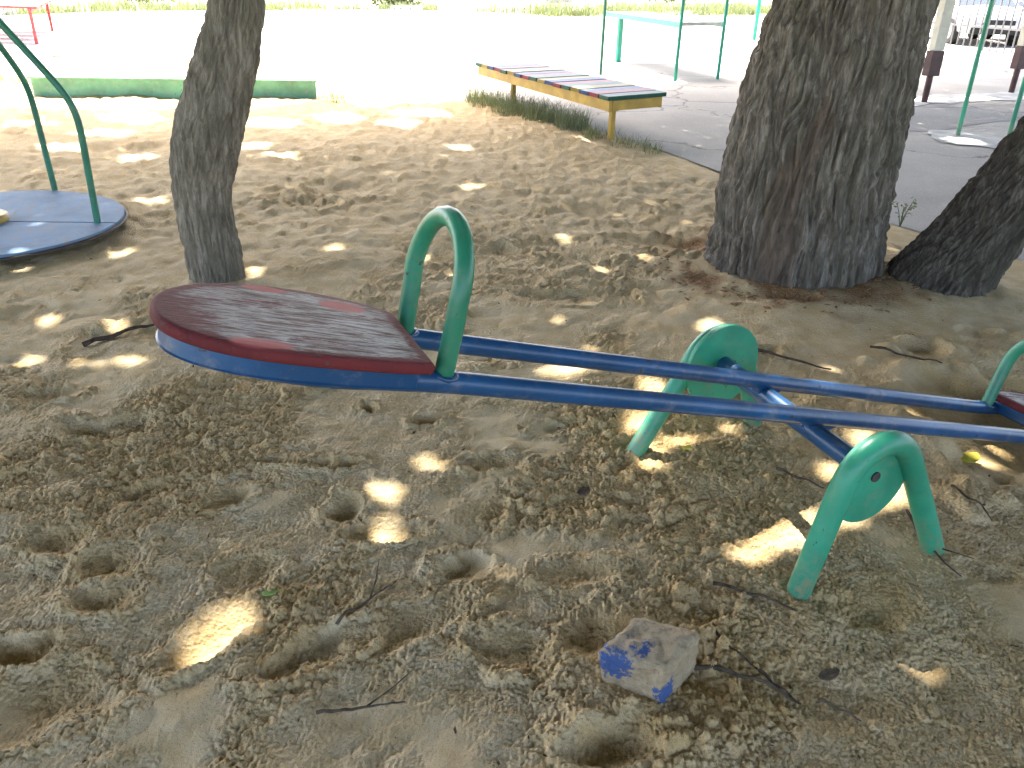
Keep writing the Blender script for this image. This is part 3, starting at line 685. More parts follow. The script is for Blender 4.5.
def make_shade_crowns():
    Ps = []; As = []; Bs = []
    for cell, layers, near, L0, L1 in ((.125, 8, False, .105, .155), (.08, 11, True, .062, .095)):
        gx, gy = np.meshgrid(np.arange(-10, 14, cell), np.arange(-11, 24, cell)); gx = gx.ravel(); gy = gy.ravel()  # leaf area reaches behind the camera to hold off skylight
        nz_ = (np.abs(gx) < .75 * gy + 1.2) & (gy > .6) & (gy < 4.5); sel = nz_ if near else ~nz_; gx, gy = gx[sel], gy[sel]
        for layer in range(layers):
            if layer == 7 and not near: kp = gy < 4.0; gx, gy = gx[kp], gy[kp]
            n = len(gx); x = gx + RNG.uniform(-.5, .5, n) * cell; y = gy + RNG.uniform(-.5, .5, n) * cell
            hmin = np.full(n, 4.6); hmax = np.clip(9.0 - .35 * np.clip(y, 0, 12), 6.0, 9.0)
            if near: hmax = np.full(n, 6.4)
            h = hmin + (hmax - hmin) * RNG.random(n) ** .8
            P = np.stack([x + SUN_DIR[0] / SUN_DIR[2] * h, y + SUN_DIR[1] / SUN_DIR[2] * h, h], 1)
            a = RNG.normal(size=(n, 3)); a /= np.linalg.norm(a, axis=1)[:, None]; b = np.cross(a, RNG.normal(size=(n, 3))); b /= np.linalg.norm(b, axis=1)[:, None]
            L = RNG.uniform(L0, L1, n)[:, None]; A = a * L; B = b * L * .62
            ok = np.ones(n, bool)
            for c in (P, P + A * .75, P - A * .75, P + B * .75, P - B * .75):
                fx, fy = sun_foot(c); ok &= ~is_lit(fx, fy)
            Ps.append(P[ok]); As.append(A[ok]); Bs.append(B[ok])
    P = np.concatenate(Ps); A = np.concatenate(As); B = np.concatenate(Bs)
    dA = np.hypot(P[:, 0] + 2.9, P[:, 1] - 7.0) * 1.15; dB = np.hypot(P[:, 0] - 1.4, P[:, 1] - 6.0); dC = np.hypot(P[:, 0] - 6.0, P[:, 1] - 5.5) * 1.1
    own = np.argmin(np.stack([dA, dB, dC]), 0)
    for k, T in enumerate((TA, TB, TC)):
        m_ = own == k; n = m_.sum(); p, a, b = P[m_], A[m_], B[m_]
        v = np.stack([p - a, p + b * .9, p + a, p - b * .9], 1).reshape(-1, 3)
        big_mesh('shade_crown', v, np.arange(4 * n).reshape(-1, 4), M['leaf'], T, False)
make_shade_crowns()
limbs(C1[-1], 5, 2.6, .06, 1).build('limb', M['bark1'], TA)
limbs(C2[-1], 7, 4.2, .16, 2).build('limb', M['bark2'], TB)
limbs(C3[-1], 5, 2.6, .10, 3).build('limb', M['bark3'], TC)

# ------------------------------------------------------------------ seesaw
u3 = np.array([.9, .436, 0.0]); u3 /= np.linalg.norm(u3); v3 = np.array([-.436, .9, 0.0]); v3 /= np.linalg.norm(v3); Z3 = np.array([0, 0, 1.0])
TH = R_(16.1); MID = np.array([.78, 2.075, 0]); O = MID + Z3 * .348
aa = u3 * math.cos(TH) - Z3 * math.sin(TH); nn3 = np.cross(aa, v3)
def SS(u, s, n=0.0): return O + aa * u + v3 * s + nn3 * n
see = empty('seesaw', (MID[0], MID[1], 0), 'blue seesaw with green arched stands and a peeling red seat raised at its far end', 'seesaw')
see['label'] = 'blue seesaw on green arched stands, its peeling red wooden seat raised in the air'
def arc_pts(path, n):
    path = np.array(path, float); s = np.r_[0, np.cumsum(np.linalg.norm(np.diff(path, axis=0), axis=1))]; t = np.linspace(0, s[-1], n)
    q = np.stack([np.interp(t, s, path[:, i]) for i in range(path.shape[1])], 1)
    for _ in range(6): q[1:-1] = .25 * q[:-2] + .5 * q[1:-1] + .25 * q[2:]
    return q
for sg in (-1, 1):
    half = [(-1.61, 0), (-1.605, .05), (-1.575, .095), (-1.51, .135), (-1.42, .152), (-1.3, .145), (-1.18, .125), (-1.1, .12), (-.6, .12), (0, .12), (.6, .12), (1.1, .12), (1.18, .125), (1.3, .145), (1.42, .152), (1.51, .135), (1.575, .095), (1.605, .05), (1.61, 0)]
    q = arc_pts([(u, sg * s) for u, s in half], 90)
    MB().tube([SS(u, s) for u, s in q], .0235, 14).build('beam', M['blue'], see)
def seat_board(sg, name='seat'):
    outline = [(-1.165, .115), (-1.22, .152), (-1.30, .178), (-1.38, .188), (-1.47, .178), (-1.56, .145), (-1.62, .095), (-1.657, .035), (-1.668, -.035), (-1.655, -.10), (-1.61, -.15), (-1.54, -.182), (-1.45, -.194), (-1.35, -.194), (-1.25, -.187), (-1.175, -.175)]
    P = np.array(outline); out = []
    m_ = len(P)
    for i in range(m_ - 1):
        for k in range(6):
            t = k / 6; p0, p1, p2, p3 = P[max(i - 1, 0)], P[i], P[i + 1], P[min(i + 2, m_ - 1)]
            out.append(.5 * ((2 * p1) + (-p0 + p2) * t + (2 * p0 - 5 * p1 + 4 * p2 - p3) * t**2 + (-p0 + 3 * p1 - 3 * p2 + p3) * t**3))
    out.append(P[-1])
    for k in range(1, 14): out.append(P[-1] + (P[0] - P[-1]) * k / 14)
    out = np.array(out); c = np.array([-1.40, -.004]); n = len(out)
    rings = [(0.004, .0315, 1), (.0, .036, 1), (.0, .050, 1), (.005, .0550, .3), (.010, .056, 0)]
    vs = []; side = []; edge = []; ul = []; sl_ = []; fs = []
    dirs = out - c; ln = np.linalg.norm(dirs, axis=1)
    frac = [None] * len(rings)
    for (ins, z, sd) in rings:
        for p, d, l in zip(out, dirs, ln):
            q = p - d / l * ins; vs.append((q, z)); side.append(sd); edge.append(1.0)
    for fr in (.9, .75, .55, .35, .15):
        for p, d, l in zip(out, dirs, ln):
            q = c + d * fr * (1 - .012 / l); vs.append((q, .056 + .0015 * (1 - fr))); side.append(0); tipd = np.clip((-1.53 - q[0]) / .13, 0, 1); edge.append(max(0, (fr - .82) / .25) if fr > .82 else 0)
            edge[-1] = max(edge[-1] * .7, tipd)
    vs.append((c, .0575)); side.append(0); edge.append(0); vs.append((c, .0315)); side.append(1); edge.append(1)
    nl = len(rings) + 5
    for r in range(nl - 1):
        for k in range(n): fs.append([r * n + k, r * n + (k + 1) % n, (r + 1) * n + (k + 1) % n, (r + 1) * n + k])
    W = [SS(sg * -q[0] if sg > 0 else q[0], q[1] * (1 if sg < 0 else -1), z) for q, z in vs]
    tri = [[(nl - 1) * n + k, (nl - 1) * n + (k + 1) % n, nl * n] for k in range(n)] + [[(k + 1) % n, k, nl * n + 1] for k in range(n)]
    mb = MB(); mb.add(W, fs, 0, True); mb.f += tri; mb.m += [0] * len(tri); mb.sm += [True] * len(tri)
    o = mb.build(name, M['seat'], see); me = o.data
    k_ = .93; fo = [SS(sg * -(c[0] + (q[0] - c[0]) * k_) if sg > 0 else c[0] + (q[0] - c[0]) * k_, (c[1] + (q[1] - c[1]) * k_ * .94) * (1 if sg < 0 else -1), z) for z in (-.008, .031) for q in out]
    MB().add(fo, [list(range(n)), list(range(n, 2 * n))[::-1]] + [[k, (k + 1) % n, n + (k + 1) % n, n + k] for k in range(n)]).build('seat_frame', M['blue'], see, bevel=.003, seg=1)
    for nm, arr in (('side', side), ('edge', edge), ('ul', [q[0] for q, z in vs]), ('sl', [q[1] for q, z in vs])):
        t = me.attributes.new(nm, 'FLOAT', 'POINT'); t.data.foreach_set('value', np.array(arr, np.float32))
    return o
so_ = seat_board(-1); so_['label'] = 'weathered red seat board with flaking paint, raised end'
so_ = seat_board(1); so_['label'] = 'red seat board at the low end'
for sg in (-1, 1):
    pts = [SS(sg * 1.125, -.12, .0), SS(sg * 1.13, -.124, .06), SS(sg * 1.135, -.128, .13), SS(sg * 1.14, -.13, .17)]
    for k in range(1, 16):
        w_ = PI * k / 16; pts.append(SS(sg * 1.14, -.13 * math.cos(w_), .17 + .135 * math.sin(w_)))
    pts += [SS(sg * 1.14, .13, .17), SS(sg * 1.135, .128, .13), SS(sg * 1.13, .124, .06), SS(sg * 1.125, .12, 0)]
    MB().tube(pts, .0205, 14).build('handle', M['green_handle'], see)
NB = np.array([.886, 1.712, .325]); FB = np.array([.661, 2.432, .296])
NBs = NB + (FB - NB) * -.01
MB().tube([NB + (FB - NB) * .02, NB + (FB - NB) * .5, FB - (FB - NB) * .02], .028, 16).build('axle', M['blue'], see)
for s, kx in ((-.12, 0), (.12, 0)):
    g = SS(.0, s, 0); t = (s + .12) / .24; axp = NB + (FB - NB) * ((g - NB) @ (FB - NB) / ((FB - NB) @ (FB - NB)))
    mb = MB(); c = (g + axp) / 2
    for du in (.0,):
        a0 = SS(-.02, s, -.005); a1 = SS(.085, s, -.005)
        vs = []
        for off in (-.018, .018):
            vs += [SS(-.025, s + off, -.004), SS(.09, s + off, -.004), axp + aa * .03 + v3 * off + nn3 * .0, axp - aa * .03 + v3 * off + nn3 * .0]
        mb.add(vs, [[0, 1, 2, 3], [7, 6, 5, 4], [0, 4, 5, 1], [1, 5, 6, 2], [2, 6, 7, 3], [3, 7, 4, 0]])
    mb.build('bracket', M['blue'], see, bevel=.004)
def stand(foot_mid, ctr, inward, lean):
    """green bent-tube arch with a round bearing plate filling its top"""
    fm = np.array(foot_mid)
    def W(u, z, off=0): return fm + u3 * u + Z3 * z + v3 * off
    cu = (np.array(ctr) - fm) @ u3; cz = ctr[2]
    r = .112
    pts = [(-.262, -.12), (-.25, 0.0)]
    A0 = R_(168 + lean); A1 = R_(12 + lean)
    arc = [(cu + r * math.cos(A0 + (A1 - A0) * k / 18), cz - .012 + r * math.sin(A0 + (A1 - A0) * k / 18)) for k in range(19)]
    pts = pts + arc + [(.25, 0.0), (.26, -.12)]
    q = arc_pts(pts, 70)
    MB().tube([W(u, z) for u, z in q], .030, 16).build('stand', M['green'], see)
    o = see.children[-1]
    mb = MB(); n = 40; R = .122 if inward > 0 else .138
    c0 = (cu - .004, cz - .006)
    ring = [(c0[0] + R * math.cos(2 * PI * k / n), c0[1] + R * 1.02 * math.sin(2 * PI * k / n)) for k in range(n)]
    o_ = .012 if inward > 0 else -.026
    vs = [W(u, z, o_ - .008) for u, z in ring] + [W(u, z, o_ + .008) for u, z in ring]
    mb.add(vs, [list(range(n)), list(range(n, 2 * n))[::-1]] + [[k, n + k, n + (k + 1) % n, (k + 1) % n] for k in range(n)])
    stand_o = [c for c in see.children if c.name.startswith('stand')][-1]
    plate = mb.build('bearing_plate', M['green'], stand_o, bevel=.003)
    MB().tube([np.array(ctr) + v3 * (o_ - .016), np.array(ctr) + v3 * (o_ + .016)], .0135, 12).build('bolt', M['steel'], stand_o)
stand(at(867, 577), NB, 1, 8)
stand(np.array([.615, 2.41, 0]), FB, -1, 2)

# ------------------------------------------------------------------ merry-go-round
mc = np.array([-2.97, 4.52, 0]); mz = .085; MR = .72
mgr = empty('merry_go_round', tuple(mc), 'low round blue merry-go-round with green handrails on the sand', 'merry-go-round')
mb = MB(); n = 72
ring = [(mc[0] + (MR + .006 * math.sin(7 * k)) * math.cos(2 * PI * k / n), mc[1] + MR * math.sin(2 * PI * k / n)) for k in range(n)]
for half in (0, 1):
    sp_ang = R_(3)
    dcut = np.array([math.cos(sp_ang), math.sin(sp_ang)]); ncut = np.array([-dcut[1], dcut[0]]); sgn = 1 if half else -1
    pl = [mc[:2] + MR * np.array([math.cos(t), math.sin(t)]) + ncut * sgn * .006 for t in np.linspace(sp_ang + (0 if half else PI), sp_ang + (PI if half else 2 * PI), 40)]
    MB().prism(pl, mz - .015, mz).build('deck', M['deck_blue'], mgr, bevel=.003, seg=1)
MB().tube([(mc[0] + (MR + .008) * math.cos(2 * PI * k / n), mc[1] + (MR + .008) * math.sin(2 * PI * k / n), mz - .022) for k in range(n + 1)], .009, 8).build('rim', M['rim'], mgr)
MB().tube([mc + Z3 * -.1, mc + Z3 * (mz - .025)], .3, 24).build('base', M['steel'], mgr)
hub = MB().tube([mc + Z3 * (mz + .001), mc + Z3 * (mz + .035), mc + Z3 * (mz + .04)], [.125, .125, .117], 40).build('hub', M['yellow'], mgr)
MB().tube([mc + Z3 * mz, mc + Z3 * 1.42], .026, 12).build('column', M['green_dull'], mgr)
top = mc + Z3 * 1.12
MB().tube([(mc[0] + .12 * math.cos(2 * PI * k / 20), mc[1] + .12 * math.sin(2 * PI * k / 20), 1.38) for k in range(21)], .02, 8).build('top_ring', M['green_dull'], mgr)
for (fx, fy, bx, by) in ((97.5, 222, 76, 105), (55, 190, 28, 84)):
    b0 = at(fx, fy, mz); Yp = b0[1]; b1 = at_y(bx, by, Yp); b1[0] = b0[0] + (b1[0] - b0[0])
    e = mc + Z3 * (b1[2] + .72) + (b0 - mc) * np.array([.15, .15, 0])
    pts = arc_pts([b0, b0 + (b1 - b0) * .5, b1 - (b1 - b0) * .08, b1 + (e - b1) * .06, b1 + (e - b1) * .5, e], 40)
    MB().tube(pts, .0185, 10).build('handrail', M['green_dull'], mgr)
for ang in (200, 290):
    b0 = mc + np.array([math.cos(R_(ang)), math.sin(R_(ang)), 0]) * .62 + Z3 * mz; b1 = b0 + Z3 * .62; e = mc + Z3 * 1.35 + (b0 - mc) * np.array([.15, .15, 0])
    MB().tube(arc_pts([b0, b0 + (b1 - b0) * .5, b1 - Z3 * .05, b1 + (e - b1) * .08, b1 + (e - b1) * .5, e], 40), .0185, 10).build('handrail', M['green_dull'], mgr)

# ------------------------------------------------------------------ striped bench
zt = .43
fa = at(475, 62.5, zt); fb = at(609, 97, zt); bb = at(667, 92.5, zt); wv_ = bb - fb; ba = fa + wv_
bl = fb - fa; L = np.linalg.norm(bl); bl /= L; wd = np.linalg.norm(wv_); wv_ /= wd
wperp = wv_
ben = empty('bench', tuple((fa + bb) / 2 * np.array([1, 1, 0])), 'long backless bench with yellow frame and multicoloured slats at the sand edge', 'bench')
mb = MB(); NS = 17; pitch = L / NS
order = ['g', 'y', 'b', 'r']; mi = {'g': 0, 'y': 1, 'b': 2, 'r': 3}
for k in range(NS):
    c = fa + bl * pitch * (k + .5) + wv_ * wd / 2 + Z3 * (-.0175 + random.uniform(-.003, .003))
    mb.box(c, bl * (pitch / 2 - .008), wv_ * (wd / 2 + random.uniform(-.008, .008)), Z3 * .0175, mi[order[k % 4]])
mb.build('seat', [M['slat_green'], M['slat_yellow'], M['slat_blue'], M['slat_red']], ben)
mb = MB()
for off in (.05, wd - .05): mb.box((fa + fb) / 2 + wv_ * off - Z3 * .085, bl * (L / 2 - .03), wv_ * .02, Z3 * .047)
for k in (.045, L - .045): mb.box(fa + bl * k + wv_ * wd / 2 - Z3 * .0845, bl * .018, wv_ * (wd / 2 - .072), Z3 * .044)
mb.build('frame', M['yellow'], ben)
for (x, y) in ((610.5, 140), (513, 107)):
    g = at(x, y); kk_ = (g - fa) @ bl; base = fa + bl * kk_; o_ = g - base; o_[2] = 0
    MB().box((g[0], g[1], .13), bl * .026, wv_ * .026, Z3 * .205).build('leg', M['yellow'], ben, bevel=.004)
    lb = [c for c in ben.children if c.name.startswith('leg')][-1]
    c = np.array([g[0], g[1], .315])
    MB().add([c + wv_ * .05 + bl * -.14 + Z3 * .0, c + wv_ * .05 + bl * .03, c + wv_ * .05 + bl * .03 - Z3 * .05, c + wv_ * .05 + bl * -.07 - Z3 * .05,
              c - wv_ * .05 + bl * -.14, c - wv_ * .05 + bl * .03, c - wv_ * .05 + bl * .03 - Z3 * .05, c - wv_ * .05 + bl * -.07 - Z3 * .05],
             [[0, 1, 2, 3], [7, 6, 5, 4], [0, 4, 5, 1], [1, 5, 6, 2], [2, 6, 7, 3], [3, 7, 4, 0]]).build('bracket', M['yellow'], lb)

# ------------------------------------------------------------------ sandbox
sb0 = at(35, 97); sb1 = at(317, 100); zb = .2
db = sb1 - sb0; LB = np.linalg.norm(db); db /= LB; bp = np.array([-.40, .917, 0])
r1 = at(268, 57, zb) - at(315, 82, zb); depth = 3.0
sbx = empty('sandbox', tuple((sb0 + sb1) / 2 + bp * depth / 2), 'low green wooden sandbox half filled with pale sand in the sun', 'sandbox')
def board(a, b, name, z1=zb, lab=None):
    d = b - a; l = np.linalg.norm(d); d /= l; p = np.array([-d[1], d[0], 0]); c = (a + b) / 2
    mb = MB().box(c + Z3 * (z1 / 2 - .1), d * l / 2, p * .02, Z3 * (z1 / 2 + .1)); mb.box(c + Z3 * (z1 + .0125), d * (l / 2 + .02), p * .065, Z3 * .0115)
    return mb.build(name, M['green_old'], sbx, bevel=.004, seg=1)
board(sb0, sb1, 'board')
def low(a, b, m_):
    d = b - a; l = np.linalg.norm(d); d /= l; p = np.array([-d[1], d[0], 0]); MB().box((a + b) / 2 + Z3 * .04, d * l / 2, p * .02, Z3 * .145).build('board', m_, sbx, bevel=.004, seg=1)
low(sb0 + bp * depth, sb1 + bp * depth, M['cream']); low(sb0 + bp * .03 + db * .03, sb0 + bp * (depth - .03) + db * .03, M['turquoise']); low(sb1 + bp * .03 - db * .03, sb1 + bp * (depth - .03) - db * .03, M['cream'])  # back and right boards coloured cream to look washed out by sun
gx = np.linspace(.05, LB - .05, 70); gy = np.linspace(.03, depth - .03, 70); GX, GY = np.meshgrid(gx, gy)
W = sb0[None, None] + db[None, None] * GX[..., None] + bp[None, None] * GY[..., None]; W[..., 2] = .175 + .03 * fbm(GX * 2.5, GY * 2.5, 400, 4)
i = (np.arange(69)[:, None] * 70 + np.arange(69)[None]).ravel()
so2 = big_mesh('sand_fill', W.reshape(-1, 3), np.stack([i, i + 1, i + 71, i + 70], 1), M['sand'], sbx, True, {'damp': np.zeros(4900), 'rust': np.zeros(4900), 'broken': np.zeros(4900), 'grainy': np.ones(4900)})

# ------------------------------------------------------------------ tall bench / bars, poles
def pole_part(a, b, r, name, mat, parent): return MB().tube([a, b], r, 12).build(name, mat, parent)
bp1 = at(675, 81); bp2 = at(717.5, 79); bl1 = at(617, 62)
tb = empty('exercise_bench', tuple((bp1 + bl1) / 2), 'tall green exercise bench with whitish top held between two green posts', 'exercise bench')
zt2 = .79
n0 = at(681.5, 22.5, zt2); n1 = at(722.5, 22, zt2); f0 = at(606, 11.5, zt2)
dd = f0 - n0; pl = [n0, n1, n1 + dd, f0]
mb = MB(); mb.prism([p[:2] for p in pl], zt2 - .05, zt2); mb.build('top', M['concrete'], tb, bevel=.004, seg=1)
e0 = (n1 - n0) / np.linalg.norm(n1 - n0)
MB().box((n0 + f0) / 2 - e0 * .022 - Z3 * .035, dd / 2, e0 * .018, Z3 * .04).build('edge_rail', M['turquoise'], tb)
MB().box((n1 + n1 + dd) / 2 + e0 * .022 - Z3 * .035, dd / 2, e0 * .018, Z3 * .04).build('edge_rail', M['turquoise'], tb)
pole_part(bp1, bp1 + Z3 * 2.4, .026, 'post', M['turquoise'], tb); pole_part(bp2, bp2 + Z3 * 2.4, .026, 'post', M['turquoise'], tb)
bo = bl1 + e0 * .02; MB().box((bo[0], bo[1], (zt2 - .055) / 2), e0 * .045, np.array([-e0[1], e0[0], 0]) * .03, Z3 * ((zt2 - .055) / 2)).build('leg', M['turquoise'], tb, bevel=.004)
def post(x, y, r, h, mat, label, name='post'):
    g = at(x, y); o = MB().tube([g - Z3 * .2, g + Z3 * h], r, 12).build(name, mat, loc=(g[0], g[1], 0)); tag(o, label, 'post'); return o
post(600.5, 74.5, .024, 2.4, M['green_dull'], 'thin dark green metal post just behind the striped bench')
post(754, 40, .05, 2.4, M['turquoise'], 'bright turquoise metal post out on the sunlit yard next to the thick trunk')
ga = at(957.5, 136); gb = at(1009, 136)
hb = empty('horizontal_bar', tuple((ga + gb) / 2), 'green horizontal bar on two thin posts standing on the pavement behind the leaning trunk', 'horizontal bar')
pole_part(ga - Z3 * .2, ga + Z3 * 2.1, .022, 'post', M['green'], hb); pole_part(gb - Z3 * .2, gb + Z3 * 2.1, .022, 'post', M['green'], hb)
pole_part(ga + Z3 * 2.08 - (gb - ga) * .0, gb + Z3 * 2.08, .018, 'crossbar', M['green'], hb)
for (x, y, lab) in ((924, 102.5, 'cream clad post on a brown steel foot just right of the thick trunk'), (1011, 93, 'cream clad post on a brown steel foot beside the green horizontal bar')):
    g = at(x, y); p = empty('clad_post', tuple(g), lab, 'post', 'cream posts on the pavement')
    pole_part(g - Z3 * .2, g + Z3 * .38, .04, 'foot', M['brown'], p)
    MB().box(g + Z3 * .48, (.085, .03, 0), (-.02, .055, 0), Z3 * .15).build('bracket', M['brown'], p, bevel=.006)
    MB().box(g + Z3 * 1.82, (.075, .027, 0), (-.018, .05, 0), Z3 * 1.186).build('cladding', M['cream'], p, bevel=.006)

# ------------------------------------------------------------------ fences
def bar_fence(A, B, hgt, sp, r, mat, label, rails, z0=.02, post_every=12):
    A = np.array(A, float); B = np.array(B, float); d = B - A; L = np.linalg.norm(d); d /= L
    f = empty('fence', tuple((A + B) / 2), label, 'fence')
    k = 0; x = 0.0; mb = MB()
    while x < L:
        p = A + d * x
        if k % post_every == 0: MB().box(p + Z3 * (hgt / 2), d * .03, np.array([-d[1], d[0], 0]) * .03, Z3 * (hgt / 2 + .05)).build('post', mat, f)
        else: mb.tube([p + Z3 * z0, p + Z3 * hgt], r, 6)
        k += 1; x += sp
    mb.build('bars', mat, f)
    for z in rails: MB().box((A + B) / 2 + Z3 * z, d * L / 2, np.array([-d[1], d[0], 0]) * .016, Z3 * .02).build('rail', mat, f)
    return f
Af = at(905, 42.5); Bf = at(1015, 56); dF = Bf - Af
bar_fence(Af - dF * .6, Bf + dF * .9, 1.5, .215, .016, M['grey_bar'], 'grey metal bar fence in front of the parked white cars', (.52, 1.4), post_every=14)
bar_fence(at(-90, 42), at(20, 17.5), 1.3, .15, .014, M['white_bar'], 'white metal bar fence behind the red bench at the far corner', (.2, 1.2))

# ------------------------------------------------------------------ red bench
rb0 = at(37, 44); rb1 = at(52.5, 31)
zr = .62
q = [at(31, 7.5, zr), at(48.5, 5.2, zr)]
red = empty('red_bench', tuple((rb0 + rb1) / 2), 'small red painted bench standing in full sun by the white fence', 'bench')
dl = np.array([-1, .12, 0]); dl /= np.linalg.norm(dl); dw = (rb1 - rb0); dw /= np.linalg.norm(dw)
Wd = np.linalg.norm(rb1 - rb0)
mb = MB()
for k in range(4):
    c = (rb0 + rb1) / 2 + dl * .62 + dw * ((k - 1.5) * Wd / 3.6); mb.box(c + Z3 * zr, dl * .78, dw * (Wd / 8.2), Z3 * .018)
mb.build('seat', M['red'], red)
for g in (rb0, rb1, rb0 + dl * 1.25, rb1 + dl * 1.25): MB().box(g + Z3 * (zr / 2 - .012), dl * .03, dw * .05, Z3 * (zr / 2 - .008)).build('leg', M['red'], red)
mb = MB().box((rb0 + rb1) / 2 + Z3 * (zr - .05), dl * .02, dw * Wd * .55, Z3 * .03); mb.box((rb0 + rb1) / 2 + dl * 1.25 + Z3 * (zr - .05), dl * .02, dw * Wd * .55, Z3 * .03); mb.build('crossbar', M['red'], red)
# backboard whose slatted shadow lies next to the red bench
s0 = at(50, 45.5); s1 = at(89.5, 45.5); s2 = at(64, 29.5)
def lift(p, z): return p + SUN_DIR * (z / SUN_DIR[2])
Ls = np.linalg.norm(s2 - s0); hb_ = 2.5
h_top = Ls * SUN_DIR[2] / math.cos(SUN_EL)
bbd = empty('backboard', tuple(lift(s0, hb_) * np.array([1, 1, 0])), 'slatted backboard on two thin posts throwing its shadow beside the red bench', 'backboard')
mb = MB(); base = lift(s2, hb_); wid = (s1 - s0)
for k in range(8): mb.box(base + wid / 2 + Z3 * (.09 + k * h_top / 8), wid / 2, np.array([0, .012, 0]), Z3 * (h_top / 16 - .012))
mb.build('panel', M['board'], bbd)
for t in (.42, .58):
    p = base + wid * t + np.array([0, .05, 0]); pole_part(np.array([p[0], p[1], 0]), np.array([p[0], p[1], hb_ + h_top]), .022, 'post', M['white_bar'], bbd)

# ------------------------------------------------------------------ cars
def make_car(loc, heading, label):
    """front points along +x in car space"""
    cr, sr = math.cos(heading), math.sin(heading); loc = np.array(loc, float)
    def W(p): return np.array([loc[0] + p[0] * cr - p[1] * sr, loc[1] + p[0] * sr + p[1] * cr, loc[2] + p[2]])
    car = empty('parked_car', tuple(loc), label, 'car', 'white cars parked behind the grey fence')
    st = [(-2.05, .45, .62, .85), (-2.0, .32, .74, .98), (-1.6, .26, .82, 1.0), (-.8, .24, .84, .97), (.3, .24, .84, .94), (.9, .24, .84, .92), (1.5, .26, .82, .84), (1.9, .28, .76, .74), (2.06, .34, .66, .62), (2.1, .42, .55, .55)]
    vs = []; fs = []; nn_ = 12
    for (x, zb_, hw, zt_) in st:
        prof = [(0, zb_), (hw * .8, zb_), (hw * .97, zb_ + .06), (hw, (zb_ + zt_) / 2), (hw * .96, zt_ - .06), (hw * .84, zt_), (0, zt_ + .035)]
        ringp = prof + [(-a, b) for a, b in prof[-2:0:-1]]
        vs += [W((x, a, b)) for a, b in ringp]; nn_ = len(ringp)
    for i in range(len(st) - 1):
        for k in range(nn_): fs.append([i * nn_ + k, i * nn_ + (k + 1) % nn_, (i + 1) * nn_ + (k + 1) % nn_, (i + 1) * nn_ + k])
    mb = MB(); mb.add(vs, fs + [list(range(nn_)), list(range((len(st) - 1) * nn_, len(st) * nn_))[::-1]], 0, True); body = mb.build('body', M['car_white'], car)
    g = [(-1.75, .78, .96), (-1.35, .62, 1.40), (-.2, .62, 1.46), (.35, .60, 1.40), (1.12, .74, .90)]
    vs = [W((x, s * hw, z)) for (x, hw, z) in g for s in (-1, 1)]
    low = [W((-1.75, s * .78, .93)) for s in (-1, 1)] + [W((1.12, s * .76, .885)) for s in (-1, 1)]
    MB().add(vs[0:2] + vs[2:4], [[0, 1, 3, 2]]).add(vs[6:8] + vs[8:10], [[0, 1, 3, 2]]).add([vs[0], vs[2], vs[4], vs[6], vs[8]], [[0, 1, 2, 3, 4]]).add([vs[1], vs[3], vs[5], vs[7], vs[9]], [[4, 3, 2, 1, 0]]).build('window', M['glass'], car)
    up_ = Z3 * .015
    mb = MB(); T_ = [W((x, s * hw, z + .012)) for (x, hw, z) in g[1:4] for s in (-1, 0, 1)]
    mb.add(T_, [[0, 1, 4, 3], [1, 2, 5, 4], [3, 4, 7, 6], [4, 5, 8, 7]], 0, True)
    for s in (-1, 1):
        for a, b in ((0, 1), (3, 4)): mb.tube([W((g[a][0], s * g[a][1], g[a][2])), W((g[b][0], s * g[b][1], g[b][2]))], .03, 6)
        mb.tube([W((-.4, s * .63, 1.43)), W((-.45, s * .80, .95))], .03, 6)
    mb.build('roof', M['car_white'], car)
    for x in (-1.3, 1.3):
        for s in (-1, 1):
            w1 = MB().tube([W((x, s * .66, .31)), W((x, s * .83, .31)), W((x, s * .845, .31))], [.31, .31, .28], 20).build('wheel', M['rubber'], car)
            MB().tube([W((x, s * .84, .31)), W((x, s * .852, .31))], .19, 16).build('rim', M['grey_bar'], w1)
    for s in (-1, 1):
        MB().box(W((1.99, s * .56, .615)), (W((.10, s * -.07, 0)) - W((0, 0, 0))), (W((.05, .13, 0)) - W((0, 0, 0))) * (1 if s < 0 else 1), Z3 * .07).build('headlight', M['lamp'], car, bevel=.02)
        MB().box(W((.72, s * .92, .97)), W((.05, 0, 0)) - W((0, 0, 0)), W((0, .09, 0)) - W((0, 0, 0)), Z3 * .06).build('mirror', M['car_white'], car, bevel=.02)
    MB().box(W((2.085, 0, .56)), W((.03, 0, 0)) - W((0, 0, 0)), W((0, .38, 0)) - W((0, 0, 0)), Z3 * .055).build('grille', M['rubber'], car)
    MB().box(W((2.07, 0, .36)), W((.05, 0, 0)) - W((0, 0, 0)), W((0, .62, 0)) - W((0, 0, 0)), Z3 * .07).build('bumper', M['rubber'], car, bevel=.02)
    return car
c0 = at(984, 44); make_car((c0[0] - .15, c0[1] + .9, 0), R_(-96), 'white parked car seen front on behind the grey bar fence')
c1 = at(1062, 47); make_car((c1[0] - .1, c1[1] + 1.2, 0), R_(-97), 'white parked car at the edge of the picture beyond the cream post')

# far wall piece by the grass gap
w0 = at(545, 3); w1_ = at(572, 2)
tag(MB().box((w0 + w1_) / 2 + Z3 * .5, (w1_ - w0) / 2, (0, .15, 0), Z3 * .6).build('wall', M['wall']), 'pinkish low wall end far beyond the sunlit yard', 'wall')
st0 = at(408, 13)
tag(MB().box(st0 + Z3 * .1, (.55, .05, 0), (0, .5, 0), Z3 * .12).build('concrete_step', M['concrete'], bevel=.01), 'grey concrete step at the gap in the far kerb', 'step')

